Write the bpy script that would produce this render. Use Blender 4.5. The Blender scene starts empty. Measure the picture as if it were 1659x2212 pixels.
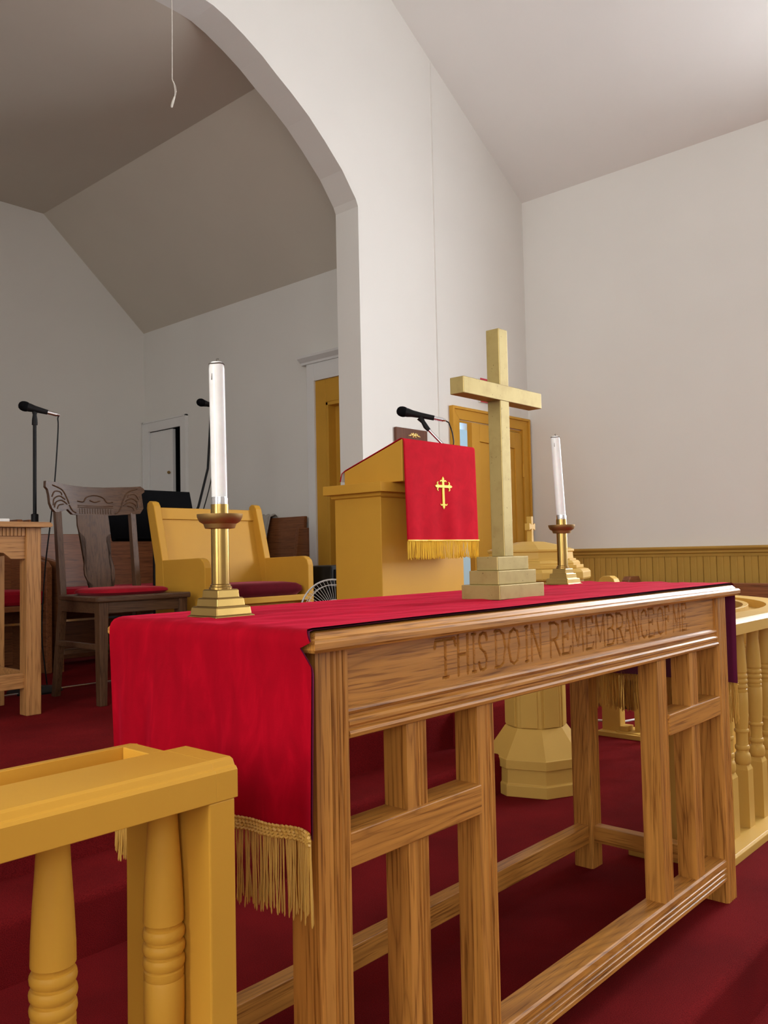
import bpy, math, random
import numpy as np
from mathutils import Vector, Matrix
random.seed(7)
SC = bpy.context.scene
COL = SC.collection
PI = math.pi

# ------------------------------------------------------------------ camera
CAM_H = 0.905
cam = bpy.data.cameras.new('camera'); camo = bpy.data.objects.new('camera', cam); COL.objects.link(camo)
def set_camera(focal_px=1838.0, pitch=2.8, yaw=41.9, roll=0.021):
    p, y = math.radians(pitch), math.radians(yaw)
    f = Vector((math.cos(y)*math.cos(p), math.sin(y)*math.cos(p), math.sin(p)))
    r0 = f.cross(Vector((0, 0, 1))).normalized(); u0 = r0.cross(f)
    r = r0*math.cos(roll)-u0*math.sin(roll); u = r0*math.sin(roll)+u0*math.cos(roll)
    m = Matrix((r, u, -f)).transposed().to_4x4(); m.translation = Vector((0, 0, CAM_H))
    camo.matrix_world = m
    cam.sensor_fit = 'VERTICAL'; cam.sensor_height = 24.0; cam.lens = focal_px/2212*24.0
    cam.clip_start = 0.02; cam.clip_end = 100
set_camera()
SC.camera = camo

# ------------------------------------------------------------------ world, daylight, exposure
SC.view_settings.view_transform = 'Standard'; SC.view_settings.look = 'None'
SC.view_settings.gamma = 1.0; SC.view_settings.use_curve_mapping = False
SC.view_settings.exposure = 1.15
w = bpy.data.worlds.new('sky'); SC.world = w; w.use_nodes = True
w.node_tree.nodes['Background'].inputs[0].default_value = (0.75, 0.87, 1.0, 1)
w.node_tree.nodes['Background'].inputs[1].default_value = 1.0
def daylight(name, loc, direction, sx, sy, power, color):
    l = bpy.data.lights.new(name, 'AREA'); l.shape = 'RECTANGLE'; l.size = sx; l.size_y = sy
    l.energy = power; l.color = color
    o = bpy.data.objects.new(name, l); COL.objects.link(o); o.location = loc
    o.rotation_euler = Vector(direction).to_track_quat('-Z', 'Y').to_euler()
    return o
XR, XL = 5.5, -2.44               # nave side walls
WIN_R = [(0.05, 1.25), (-2.55, -1.35), (-5.1, -3.9)]
WIN_L = [(0.05, 1.25), (-2.55, -1.35), (-5.1, -3.9)]
WZ = (0.95, 3.0)
for (a, b), pw in zip(WIN_R, (82, 27, 22)):
    daylight('window_daylight', (XR+0.16, (a+b)/2, sum(WZ)/2), (-1, 0, 0), b-a, WZ[1]-WZ[0], pw, (0.93, 0.96, 1.0))
for (a, b), pw in zip(WIN_L, (46, 31, 24)):
    daylight('window_daylight', (XL-0.16, (a+b)/2, sum(WZ)/2), (1, 0, 0), b-a, WZ[1]-WZ[0], pw, (1.0, 0.96, 0.88))
# daylight of the side room seen through the half-open door
daylight('window_daylight', (XR-0.03, 4.5, 1.4), (-1, 0, 0), 0.9, 1.2, 20, (0.32, 0.60, 1.0))

# ------------------------------------------------------------------ materials
MATS = {}
def newmat(name):
    m = bpy.data.materials.new(name); m.use_nodes = True
    return m, m.node_tree, m.node_tree.nodes['Principled BSDF']
def setp(b, **k):
    for n, v in k.items():
        key = n.replace('_', ' ')
        if key in b.inputs: b.inputs[key].default_value = v
def coords(t, scale=(1, 1, 1)):
    tc = t.nodes.new('ShaderNodeTexCoord'); mp = t.nodes.new('ShaderNodeMapping')
    mp.inputs['Scale'].default_value = scale
    t.links.new(tc.outputs['Object'], mp.inputs['Vector']); return mp.outputs['Vector']
def noise(t, vec, scale, detail=4, rough=0.55, dist=0.0):
    n = t.nodes.new('ShaderNodeTexNoise'); n.inputs['Scale'].default_value = scale
    n.inputs['Detail'].default_value = detail; n.inputs['Roughness'].default_value = rough
    n.inputs['Distortion'].default_value = dist
    t.links.new(vec, n.inputs['Vector']); return n.outputs['Fac']
def ramp(t, fac, stops):
    r = t.nodes.new('ShaderNodeValToRGB'); e = r.color_ramp.elements
    while len(e) < len(stops): e.new(0.5)
    for el, (p, c) in zip(e, stops): el.position = p; el.color = (*c, 1)
    t.links.new(fac, r.inputs['Fac']); return r.outputs['Color']
def bump(t, b, fac, strength=0.2, dist=0.002):
    n = t.nodes.new('ShaderNodeBump'); n.inputs['Strength'].default_value = strength
    n.inputs['Distance'].default_value = dist
    t.links.new(fac, n.inputs['Height']); t.links.new(n.outputs['Normal'], b.inputs['Normal'])
def mixmul(t, a, b_, fac=1.0):
    m = t.nodes.new('ShaderNodeMix'); m.data_type = 'RGBA'; m.blend_type = 'MULTIPLY'
    m.inputs['Factor'].default_value = fac
    t.links.new(a, m.inputs['A']); t.links.new(b_, m.inputs['B']); return m.outputs['Result']
def paint(name, col, rough=0.45, var=0.06, scale=3, bstr=0.05, bscale=60, coat=0.0):
    m, t, b = newmat(name); v = coords(t)
    f = noise(t, v, scale, 3)
    lo = tuple(c*(1-var) for c in col); hi = tuple(min(1, c*(1+var)) for c in col)
    t.links.new(ramp(t, f, [(0.3, lo), (0.7, hi)]), b.inputs['Base Color'])
    bump(t, b, noise(t, v, bscale, 3), bstr, 0.002)
    setp(b, Roughness=rough, Coat_Weight=coat, Specular_IOR_Level=0.15); b.inputs['Coat Roughness'].default_value = 0.25
    MATS[name] = m; return m
def wood(name, dark, light, axis, rough=0.38, fine=1.0, contrast=1.0, coat=0.06):
    m, t, b = newmat(name); ia = 'xyz'.index(axis)
    s = [1.0, 1.0, 1.0]; s[ia] = 0.06
    n1 = noise(t, coords(t, tuple(s)), 8*fine, 2, 0.45, 0.6)
    mu = t.nodes.new('ShaderNodeMath'); mu.operation = 'MULTIPLY'; mu.inputs[1].default_value = 26*fine
    fr = t.nodes.new('ShaderNodeMath'); fr.operation = 'FRACT'
    t.links.new(n1, mu.inputs[0]); t.links.new(mu.outputs[0], fr.inputs[0])
    k = 0.52*contrast
    lo = tuple(l+(d-l)*k for d, l in zip(dark, light)); mid = tuple(l+(d-l)*k*0.45 for d, l in zip(dark, light))
    c1 = ramp(t, fr.outputs[0], [(0.0, lo), (0.10, mid), (0.5, light), (0.88, mid), (1.0, lo)])
    s2 = [1.0, 1.0, 1.0]; s2[ia] = 0.035
    f2 = noise(t, coords(t, tuple(s2)), 210*fine, 2, 0.6)
    c2 = ramp(t, f2, [(0.34, (0.56, 0.48, 0.42)), (0.46, (1, 1, 1))])
    s4 = [1.0, 1.0, 1.0]; s4[ia] = 0.02
    c4 = ramp(t, noise(t, coords(t, tuple(s4)), 70*fine, 3, 0.6), [(0.3, (0.78, 0.73, 0.68)), (0.65, (1.06, 1.05, 1.02))])
    t.links.new(mixmul(t, mixmul(t, c1, c2), c4), b.inputs['Base Color'])
    bump(t, b, f2, 0.3, 0.0008)
    setp(b, Roughness=rough, Coat_Weight=coat, Specular_IOR_Level=0.35); b.inputs['Coat Roughness'].default_value = 0.2
    MATS[name] = m; return m
def plain(name, col, rough=0.5, metal=0.0, **k):
    m, t, b = newmat(name); v = coords(t)
    f = noise(t, v, 25, 3)
    t.links.new(ramp(t, f, [(0.3, tuple(c*0.93 for c in col)), (0.7, tuple(min(1, c*1.05) for c in col))]), b.inputs['Base Color'])
    setp(b, Roughness=rough, Metallic=metal, **k); MATS[name] = m; return m

paint('wall_white', (0.80, 0.78, 0.735), 0.6, 0.02, 1.2, 0.06, 18)
paint('wall_right_white', (0.83, 0.815, 0.775), 0.6, 0.02, 1.2, 0.06, 18)
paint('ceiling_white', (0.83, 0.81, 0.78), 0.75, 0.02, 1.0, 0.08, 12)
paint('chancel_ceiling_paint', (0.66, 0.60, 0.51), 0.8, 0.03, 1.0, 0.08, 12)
paint('mustard', (0.63, 0.325, 0.040), 0.42, 0.05, 3, 0.05, 40, 0.0)
paint('mustard_lit_pale', (0.61, 0.375, 0.085), 0.42, 0.04, 4, 0.05, 40, 0.0)  # same mustard paint; cooler light on it is put into a paler colour
paint('mustard_wall', (0.52, 0.305, 0.065), 0.5, 0.06, 6, 0.08, 50, 0.0)
paint('white_trim', (0.80, 0.79, 0.77), 0.4, 0.02)
wood('oak_x', (0.22, 0.080, 0.016), (0.62, 0.285, 0.058), 'x')
wood('oak_y', (0.22, 0.080, 0.016), (0.60, 0.275, 0.056), 'y')
wood('oak_z', (0.22, 0.080, 0.016), (0.62, 0.285, 0.058), 'z')
wood('pale_oak_x', (0.28, 0.125, 0.04), (0.56, 0.285, 0.10), 'x')
wood('pale_oak_z', (0.28, 0.125, 0.04), (0.56, 0.285, 0.10), 'z')
wood('dark_oak_x', (0.030, 0.013, 0.006), (0.118, 0.060, 0.030), 'x', 0.4, 1.2)
wood('dark_oak_z', (0.030, 0.013, 0.006), (0.118, 0.060, 0.030), 'z', 0.4, 1.2)
wood('pew_x', (0.13, 0.043, 0.016), (0.27, 0.098, 0.036), 'x', 0.35, 1.0, 0.7)
wood('pew_y', (0.13, 0.043, 0.016), (0.27, 0.098, 0.036), 'y', 0.35, 1.0, 0.7)
wood('plaque_wood', (0.07, 0.024, 0.012), (0.16, 0.06, 0.032), 'z', 0.3)
plain('brass', (0.43, 0.28, 0.085), 0.26, 1.0)
plain('brass_dark', (0.36, 0.23, 0.08), 0.48, 0.9)
plain('chrome', (0.8, 0.8, 0.82), 0.15, 1.0)
plain('black_plastic', (0.010, 0.010, 0.011), 0.5, Specular_IOR_Level=0.2)
plain('black_cloth', (0.006, 0.006, 0.007), 0.9, Specular_IOR_Level=0.05)
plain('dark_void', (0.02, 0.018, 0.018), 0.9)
plain('white_plastic', (0.75, 0.75, 0.74), 0.4)
plain('candle_wax', (0.86, 0.85, 0.83), 0.3, Subsurface_Weight=0.15)
plain('soot', (0.10, 0.08, 0.06), 0.8)
plain('gold_thread', (0.62, 0.36, 0.07), 0.5)
plain('yellow_thread', (0.95, 0.60, 0.05), 0.5)
plain('bright_yellow_thread', (0.95, 0.74, 0.05), 0.5)
plain('red_paint', (0.55, 0.03, 0.06), 0.4)
plain('paper', (0.80, 0.79, 0.76), 0.6)
plain('cord_white', (0.72, 0.68, 0.60), 0.7)
plain('purple_satin', (0.15, 0.014, 0.060), 0.4)
plain('throw_wool', (0.45, 0.42, 0.38), 0.9)
plain('throw_red', (0.16, 0.03, 0.03), 0.9)
plain('gold_ornament', (0.85, 0.62, 0.22), 0.3, 0.8)
def m_goldpaint():
    m, t, b = newmat('gold_paint'); v = coords(t)
    c = ramp(t, noise(t, v, 30, 5), [(0.25, (0.34, 0.245, 0.085)), (0.5, (0.41, 0.31, 0.115)), (0.8, (0.44, 0.335, 0.128))])
    sp = ramp(t, noise(t, v, 160, 2), [(0.24, (0.35, 0.3, 0.25)), (0.30, (1, 1, 1))])
    t.links.new(mixmul(t, c, sp), b.inputs['Base Color'])
    setp(b, Roughness=0.42, Metallic=0.65); MATS['gold_paint'] = m
m_goldpaint()
def m_carpet():
    m, t, b = newmat('carpet'); v = coords(t)
    f = noise(t, v, 420, 2, 0.7)
    c = ramp(t, f, [(0.3, (0.105, 0.0045, 0.006)), (0.7, (0.225, 0.012, 0.013))])
    c3 = ramp(t, noise(t, v, 4, 3), [(0.3, (0.75, 0.75, 0.75)), (0.7, (1.1, 1.05, 1.05))])
    t.links.new(mixmul(t, c, c3), b.inputs['Base Color'])
    bump(t, b, f, 0.7, 0.004)
    setp(b, Roughness=0.95, Specular_IOR_Level=0.05); MATS['carpet'] = m
m_carpet()
def velvet(name, col, sheen, tint, rough=0.75, nap_highlights=False):
    m, t, b = newmat(name); v = coords(t)
    c = ramp(t, noise(t, coords(t, (5, 26, 9) if nap_highlights else (1, 1, 1)), 1.0 if nap_highlights else 14, 5, 0.6, 0.8), [(0.3, tuple(x*(0.82 if nap_highlights else 0.85) for x in col)), (0.55, col), (0.74, tuple(x*(1.3 if nap_highlights else 1.12)+(0.001 if nap_highlights else 0) for x in col))])  # runner variant: streaky velvet highlights are put into the base colour
    t.links.new(c, b.inputs['Base Color'])
    bump(t, b, noise(t, v, 500, 2), 0.15, 0.001)
    setp(b, Roughness=rough, Sheen_Weight=sheen, Sheen_Roughness=0.35, Specular_IOR_Level=0.06)
    b.inputs['Sheen Tint'].default_value = (*tint, 1); MATS[name] = m
velvet('red_velvet', (0.34, 0.0006, 0.010), 0.32, (1.0, 0.03, 0.11), nap_highlights=True)
velvet('red_cloth', (0.50, 0.007, 0.020), 0.08, (1.0, 0.1, 0.15), 0.8)
velvet('red_cushion', (0.32, 0.008, 0.018), 0.3, (1.0, 0.2, 0.25), 0.8)
velvet('maroon_cushion', (0.10, 0.006, 0.012), 0.4, (0.8, 0.2, 0.25), 0.8)
def m_glass():
    m = bpy.data.materials.new('window_glass'); m.use_nodes = True; t = m.node_tree
    for n in list(t.nodes): t.nodes.remove(n)
    o = t.nodes.new('ShaderNodeOutputMaterial'); mx = t.nodes.new('ShaderNodeMixShader')
    a = t.nodes.new('ShaderNodeBsdfTransparent'); g = t.nodes.new('ShaderNodeBsdfGlossy')
    g.inputs['Roughness'].default_value = 0.05; mx.inputs[0].default_value = 0.06
    t.links.new(a.outputs[0], mx.inputs[1]); t.links.new(g.outputs[0], mx.inputs[2]); t.links.new(mx.outputs[0], o.inputs[0])
    MATS['window_glass'] = m
m_glass()

# ------------------------------------------------------------------ geometry helpers
class G:
    def __init__(s): s.v = []; s.f = []; s.smooth = False
    def add(s, vs, fs):
        o = len(s.v); s.v += [tuple(map(float, p)) for p in vs]; s.f += [tuple(i+o for i in f) for f in fs]; return s
    def box(s, x0, x1, y0, y1, z0, z1):
        return s.add([(x0,y0,z0),(x1,y0,z0),(x1,y1,z0),(x0,y1,z0),(x0,y0,z1),(x1,y0,z1),(x1,y1,z1),(x0,y1,z1)],
                     [(0,3,2,1),(4,5,6,7),(0,1,5,4),(1,2,6,5),(2,3,7,6),(3,0,4,7)])
    def hexa(s, b, t):  # 4 bottom pts (ccw), 4 top pts
        return s.add(list(b)+list(t), [(0,3,2,1),(4,5,6,7),(0,1,5,4),(1,2,6,5),(2,3,7,6),(3,0,4,7)])
    def prism(s, pts, axis, a, b):  # 2D polygon extruded along axis ('x': (y,z), 'y': (x,z), 'z': (x,y))
        n = len(pts)
        def P(p, c): return {'x': (c, p[0], p[1]), 'y': (p[0], c, p[1]), 'z': (p[0], p[1], c)}[axis]
        vs = [P(p, a) for p in pts]+[P(p, b) for p in pts]
        fs = [tuple(range(n-1, -1, -1)), tuple(range(n, 2*n))]+[(i, (i+1) % n, n+(i+1) % n, n+i) for i in range(n)]
        return s.add(vs, fs)
    def lathe(s, prof, cx, cy, seg=24, rot=0.0, z0=0.0, tilt=None):  # prof [(r,z)] bottom to top
        n = len(prof); vs = []
        for r, z in prof:
            for k in range(seg):
                a = rot+2*PI*k/seg; vs.append((cx+r*math.cos(a), cy+r*math.sin(a), z0+z))
        fs = [(i*seg+k, i*seg+(k+1) % seg, (i+1)*seg+(k+1) % seg, (i+1)*seg+k) for i in range(n-1) for k in range(seg)]
        fs += [tuple(range(seg-1, -1, -1)), tuple((n-1)*seg+k for k in range(seg))]
        return s.add(vs, fs)
    def tube(s, path, r, seg=8, closed=False):
        path = [Vector(p) for p in path]; n = len(path); rr = r if isinstance(r, (list, tuple)) else [r]*n
        vs = []; up = None
        for i, p in enumerate(path):
            if closed: d = path[(i+1) % n]-path[i-1]
            else: d = path[min(i+1, n-1)]-path[max(i-1, 0)]
            d.normalize()
            if up is None: up = Vector((0, 0, 1)) if abs(d.z) < 0.9 else Vector((1, 0, 0))
            a = d.cross(up)
            if a.length < 1e-5: a = d.cross(Vector((0.3, 1, 0.1)))
            a.normalize(); b = a.cross(d).normalized(); up = b
            for k in range(seg):
                t = 2*PI*k/seg; q = p+(a*math.cos(t)+b*math.sin(t))*rr[i]; vs.append(q[:])
        fs = [(i*seg+k, i*seg+(k+1) % seg, ((i+1) % n)*seg+(k+1) % seg, ((i+1) % n)*seg+k)
              for i in range(n if closed else n-1) for k in range(seg)]
        if not closed: fs += [tuple(range(seg-1, -1, -1)), tuple((n-1)*seg+k for k in range(seg))]
        return s.add(vs, fs)
    def sweep(s, prof, path, norms):  # prof [(n,z)] closed polygon; path [(x,y)], norms [(nx,ny)]
        m = len(prof); n = len(path); vs = []
        for (x, y), (a, b) in zip(path, norms):
            for o, z in prof: vs.append((x+a*o, y+b*o, z))
        fs = [(i*m+k, i*m+(k+1) % m, (i+1)*m+(k+1) % m, (i+1)*m+k) for i in range(n-1) for k in range(m)]
        fs += [tuple(range(m-1, -1, -1)), tuple((n-1)*m+k for k in range(m))]
        return s.add(vs, fs)
    def grid(s, fn, nu, nv):
        vs = [fn(i/nu, j/nv) for j in range(nv+1) for i in range(nu+1)]
        fs = [(j*(nu+1)+i, j*(nu+1)+i+1, (j+1)*(nu+1)+i+1, (j+1)*(nu+1)+i) for j in range(nv) for i in range(nu)]
        return s.add(vs, fs)
    def xform(s, M):
        s.v = [tuple(M @ Vector(p)) for p in s.v]; return s

def build(name, g, mat, parent=None, bevel=0.0, smooth=None, fixn=True, solid=0.0, subsurf=0):
    off = Vector((0, 0, 0))
    if parent is not None:
        q = parent
        while q is not None: off += q.location; q = q.parent
    me = bpy.data.meshes.new(name)
    me.from_pydata([tuple(Vector(p)-off) for p in g.v], [], g.f); me.update()
    if fixn:
        import bmesh
        b = bmesh.new(); b.from_mesh(me); bmesh.ops.recalc_face_normals(b, faces=b.faces); b.to_mesh(me); b.free()
    if smooth is not None:
        me.polygons.foreach_set('use_smooth', [True]*len(me.polygons))
        me.set_sharp_from_angle(angle=math.radians(smooth))
    me.materials.append(MATS[mat])
    o = bpy.data.objects.new(name, me); COL.objects.link(o)
    if parent is not None: o.parent = parent
    if solid:
        md = o.modifiers.new('solid', 'SOLIDIFY'); md.thickness = solid; md.offset = -1
    if bevel:
        md = o.modifiers.new('bevel', 'BEVEL'); md.width = bevel; md.segments = 2; md.limit_method = 'ANGLE'; md.angle_limit = math.radians(40)
    if subsurf:
        md = o.modifiers.new('sub', 'SUBSURF'); md.levels = subsurf; md.render_levels = subsurf
    return o
def tag(o, label, cat, group=None):
    o['label'] = label; o['category'] = cat
    if group: o['group'] = group
    return o
def thing(name, loc, label, cat, group=None):
    o = bpy.data.objects.new(name, None); o.empty_display_size = 0.1; o.location = loc; COL.objects.link(o)
    return tag(o, label, cat, group)
def struct(name, g, mat, parent=None, **k):
    o = build(name, g, mat, parent, **k)
    if parent is None: o['kind'] = 'structure'
    return o
def share(src, parent, loc, name=None):   # copy of a part sharing its mesh
    c = src.copy(); COL.objects.link(c); c.parent = parent; c.location = loc; return c

# ------------------------------------------------------------------ the building
YW, YWB = 3.45, 3.64              # arch wall front / back
XC, YB = 4.2, 6.62                # chancel side wall, back wall
XMID = 1.53
def mir(x): return 2*XMID-x
NAVE_Z, PLAT_Z, CH_Z = -0.28, 0.0, 0.28
SLZ = 3.75
YBACK = -6.5
def roofz(x): return 4.452-0.6*(abs(x-XMID)+XMID-4.017)

struct('floor', G().box(XL-0.2, XR+0.2, YBACK, YWB, NAVE_Z-0.1, NAVE_Z), 'carpet')
# communion platform with rounded carpeted edge, and lower step
def slab_prof(y0, y1, z0, z1, r=0.022):
    p = [(y1, z0), (y0, z0)]
    p += [(y0-0.012+r*(1-math.sin(a))*0.6, z1-r+r*math.sin(a)) if False else (y0+r-r*math.cos(a), z1-r+r*math.sin(a)) for a in [k*PI/2/5 for k in range(6)]]
    p += [(y1, z1)]; return p
struct('platform', G().prism(slab_prof(0.70, YW, NAVE_Z, 0.0), 'x', -1.45, 4.5), 'carpet', smooth=30)
struct('platform_step', G().prism(slab_prof(0.40, 0.70, NAVE_Z, -0.14), 'x', -1.45, 4.5), 'carpet', smooth=30)
struct('chancel_step', G().prism(slab_prof(1.85, 2.08, 0.0, 0.14), 'x', -1.2, 2.70), 'carpet', smooth=30)
struct('chancel_platform', G().prism(slab_prof(2.08, YW, 0.0, CH_Z), 'x', -1.2, 2.70)
       .prism(slab_prof(2.035, YW, 0.0, CH_Z), 'x', 2.70, 3.60), 'carpet', smooth=30)
struct('chancel_floor', G().box(mir(XC), XC, YW, YB, 0.0, CH_Z), 'carpet')
struct('trim_1', G().box(-0.9, 3.55, 3.945, 3.97, CH_Z, CH_Z+0.012), 'chrome', bevel=0.003)

# arch wall
ARCH = [(3.668, 3.0), (3.65, 3.04), (3.537, 3.181), (3.396, 3.308), (3.273, 3.408), (3.142, 3.492), (3.036, 3.552),
        (2.934, 3.615), (2.815, 3.672), (2.70, 3.718), (2.61, 3.743), (2.52, 3.75), (2.1, 3.75), (1.8, 3.75), (1.53, 3.75)]
def arch_wall():
    g = G()
    full = ARCH+[(mir(x), z) for x, z in ARCH[-2::-1]]
    def quad(a, b, c, d): g.add([a, b, c, d], [(0, 1, 2, 3)])
    for (xa, za), (xb, zb) in zip(full[:-1], full[1:]):
        for y in (YW, YWB): quad((xa, y, za), (xb, y, zb), (xb, y, roofz(xb)), (xa, y, roofz(xa)))
        quad((xa, YW, za), (xb, YW, zb), (xb, YWB, zb), (xa, YWB, za))
    jx = 3.668; dx0, dx1, dz = 4.60, 5.40, 1.80   # doorway
    for y in (YW, YWB):
        quad((jx, y, NAVE_Z), (dx0, y, NAVE_Z), (dx0, y, dz), (jx, y, dz))
        quad((dx1, y, NAVE_Z), (XR, y, NAVE_Z), (XR, y, dz), (dx1, y, dz))
        quad((jx, y, dz), (XR, y, dz), (XR, y, 3.0), (jx, y, 3.0))
        quad((jx, y, 3.0), (XR, y, 3.0), (XR, y, roofz(XR)), (jx, y, roofz(jx)))
        quad((XL, y, NAVE_Z), (mir(jx), y, NAVE_Z), (mir(jx), y, 3.0), (XL, y, 3.0))
        quad((XL, y, 3.0), (mir(jx), y, 3.0), (mir(jx), y, roofz(jx)), (XL, y, roofz(XL)))
    for x in (jx, mir(jx)): quad((x, YW, NAVE_Z), (x, YWB, NAVE_Z), (x, YWB, 3.0), (x, YW, 3.0))
    for x in (dx0, dx1): quad((x, YW, NAVE_Z), (x, YWB, NAVE_Z), (x, YWB, dz), (x, YW, dz))
    quad((dx0, YW, dz), (dx1, YW, dz), (dx1, YWB, dz), (dx0, YWB, dz))
    return g
wall_front = struct('wall_front', arch_wall(), 'wall_white', fixn=False)
build('conduit', G().prism([(4.40, YW), (4.42, YW), (4.417, YW-0.008), (4.403, YW-0.008)], 'z', 1.2, 4.20), 'wall_white', wall_front)

# side walls with window openings
def side_wall(name, x0, x1, wins, mat):
    g = G(); y0 = YBACK; zt = roofz(XR)+0.1
    for a, b in sorted(wins):
        g.box(x0, x1, y0, a, NAVE_Z, zt); g.box(x0, x1, a, b, NAVE_Z, WZ[0]); g.box(x0, x1, a, b, WZ[1], zt); y0 = b
    g.box(x0, x1, y0, YB if x0 > 0 else YWB, NAVE_Z, zt)
    return struct(name, g, mat)
wall_right = side_wall('wall_right', XR, XR+0.2, WIN_R, 'wall_right_white')
wall_left = side_wall('wall_left', XL-0.2, XL, WIN_L, 'wall_white')
struct('wall_back', G().prism([(XL-0.2, NAVE_Z), (XR+0.2, NAVE_Z), (XR+0.2, roofz(XR)), (XMID, roofz(XMID)), (XL-0.2, roofz(XL))], 'y', YBACK-0.2, YBACK), 'wall_white')
struct('ceiling', G().prism([(XMID, roofz(XMID)), (XR+0.2, roofz(XR+0.2)), (XR+0.2, roofz(XR+0.2)+0.15), (XMID, roofz(XMID)+0.15)], 'y', YBACK-0.2, YWB)
       .prism([(XMID, roofz(XMID)), (XL-0.2, roofz(XL-0.2)), (XL-0.2, roofz(XL-0.2)+0.15), (XMID, roofz(XMID)+0.15)], 'y', YBACK-0.2, YWB), 'ceiling_white')
# windows
n = 0
for wins, x, sg in ((WIN_R, XR, 1), (WIN_L, XL, -1)):
    for a, b in wins:
        n += 1
        xa, xb = sorted((x-sg*0.02, x+sg*0.06))
        g = G().box(xa, xb, a-0.08, a+0.03, WZ[0]-0.08, WZ[1]+0.08).box(xa, xb, b-0.03, b+0.08, WZ[0]-0.08, WZ[1]+0.08)
        g.box(xa, xb, a+0.03, b-0.03, WZ[1]-0.03, WZ[1]+0.08).box(xa-0.0, xb, a+0.03, b-0.03, WZ[0]-0.08, WZ[0]+0.03)
        fr = struct('window_%d' % n, g, 'white_trim')
        xm = x+sg*0.05
        nx, nz = 3, 5
        for k in range(1, nx): build('muntin', G().box(xm-0.012, xm+0.012, a+(b-a)*k/nx-0.012, a+(b-a)*k/nx+0.012, *WZ), 'white_trim', fr)
        for k in range(1, nz): zz = WZ[0]+(WZ[1]-WZ[0])*k/nz; build('muntin', G().box(xm-0.01, xm+0.01, a, b, zz-0.012, zz+0.012), 'white_trim', fr)
        build('pane', G().box(xm-0.002, xm+0.002, a, b, *WZ), 'window_glass', fr)

# wainscot on the right wall: boards, cap and moulding
BW = 0.0862
cap_prof = [(XR, 0.845), (XR-0.020, 0.845), (XR-0.022, 0.862), (XR-0.034, 0.868), (XR-0.034, 0.882), (XR-0.045, 0.888), (XR-0.052, 0.897), (XR-0.050, 0.908), (XR, 0.910)]
build('wainscot_cap', G().prism(cap_prof, 'y', -1.6, YW), 'mustard_wall', wall_right)
bp = None
nb = int((YW+1.5)/BW)
for k in range(nb):
    y1 = YW-k*BW; y0 = y1-BW
    if bp is None:
        pr = [(XR, y0+0.0012), (XR-0.010, y0+0.0012), (XR-0.014, y0+0.006), (XR-0.014, y0+BW*0.5-0.006), (XR-0.0115, y0+BW*0.5-0.002), (XR-0.0115, y0+BW*0.5+0.002), (XR-0.014, y0+BW*0.5+0.006), (XR-0.014, y1-0.006), (XR-0.010, y1-0.0012), (XR, y1-0.0012)]
        bp = build('board', G().prism(pr, 'z', NAVE_Z, 0.85), 'mustard_wall', wall_right)
    else: share(bp, wall_right, (0, -k*BW, 0))

# chancel shell
SL = (3.27, 3.75)                  # flat ceiling edge
EZ = 2.92
g = G()
for s in (1, -1):
    X = (lambda x: x) if s == 1 else mir
    y3o, y3i, zd3 = 6.05, 6.53, 2.035     # small white door
    y2a, y2b, zd2 = 3.66, 4.27, 1.98      # mustard door
    def q(y0, y1, z0, z1): g.add([(X(XC), y0, z0), (X(XC), y1, z0), (X(XC), y1, z1), (X(XC), y0, z1)], [(0, 1, 2, 3)])
    if s == 1:
        q(YWB-0.01, y2a, CH_Z, EZ); q(y2a, y2b, zd2, EZ); q(y2b, y3o, CH_Z, EZ); q(y3o, y3i, zd3, EZ); q(y3i, YB, CH_Z, EZ)
    else: q(YWB-0.01, YB, CH_Z, EZ)
struct('wall_chancel', g, 'wall_white', fixn=False)
struct('wall_chancel_back', G().add([(mir(XC), YB, CH_Z), (XC, YB, CH_Z), (XC, YB, EZ), (SL[0], YB, SL[1]), (mir(SL[0]), YB, SL[1]), (mir(XC), YB, EZ)], [(0, 1, 2, 3, 4, 5)]), 'wall_white', fixn=False)
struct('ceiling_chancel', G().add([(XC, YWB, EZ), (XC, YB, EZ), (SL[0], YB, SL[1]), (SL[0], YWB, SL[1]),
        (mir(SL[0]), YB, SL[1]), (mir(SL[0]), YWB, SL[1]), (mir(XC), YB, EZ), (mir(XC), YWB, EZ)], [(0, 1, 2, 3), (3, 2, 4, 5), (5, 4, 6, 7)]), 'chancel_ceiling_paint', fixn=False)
# side room behind the arch wall and a passage box coloured near black to look unlit
struct('wall_side_room', G().box(XC+0.02, XR, 5.3, 5.36, NAVE_Z, 2.9).box(XC+0.02, XR, YWB, 5.3, 2.6, 2.66), 'white_trim')
struct('floor_side_room', G().box(XC+0.02, XR, YWB, 6.62, NAVE_Z-0.05, NAVE_Z), 'carpet')
struct('wall_passage', G().box(XC+0.5, XC+0.54, 5.4, 6.75, 0.0, 2.6).box(XC+0.001, XC+0.5, 5.4, 6.75, 2.45, 2.5).box(XC+0.001, XC+0.5, 5.4, 5.44, 0.0, 2.5).box(XC+0.001, XC+0.5, 6.70, 6.75, 0.0, 2.5).box(XC+0.001, XC+0.5, 5.4, 6.75, 0.2, 0.27), 'dark_void')

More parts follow.
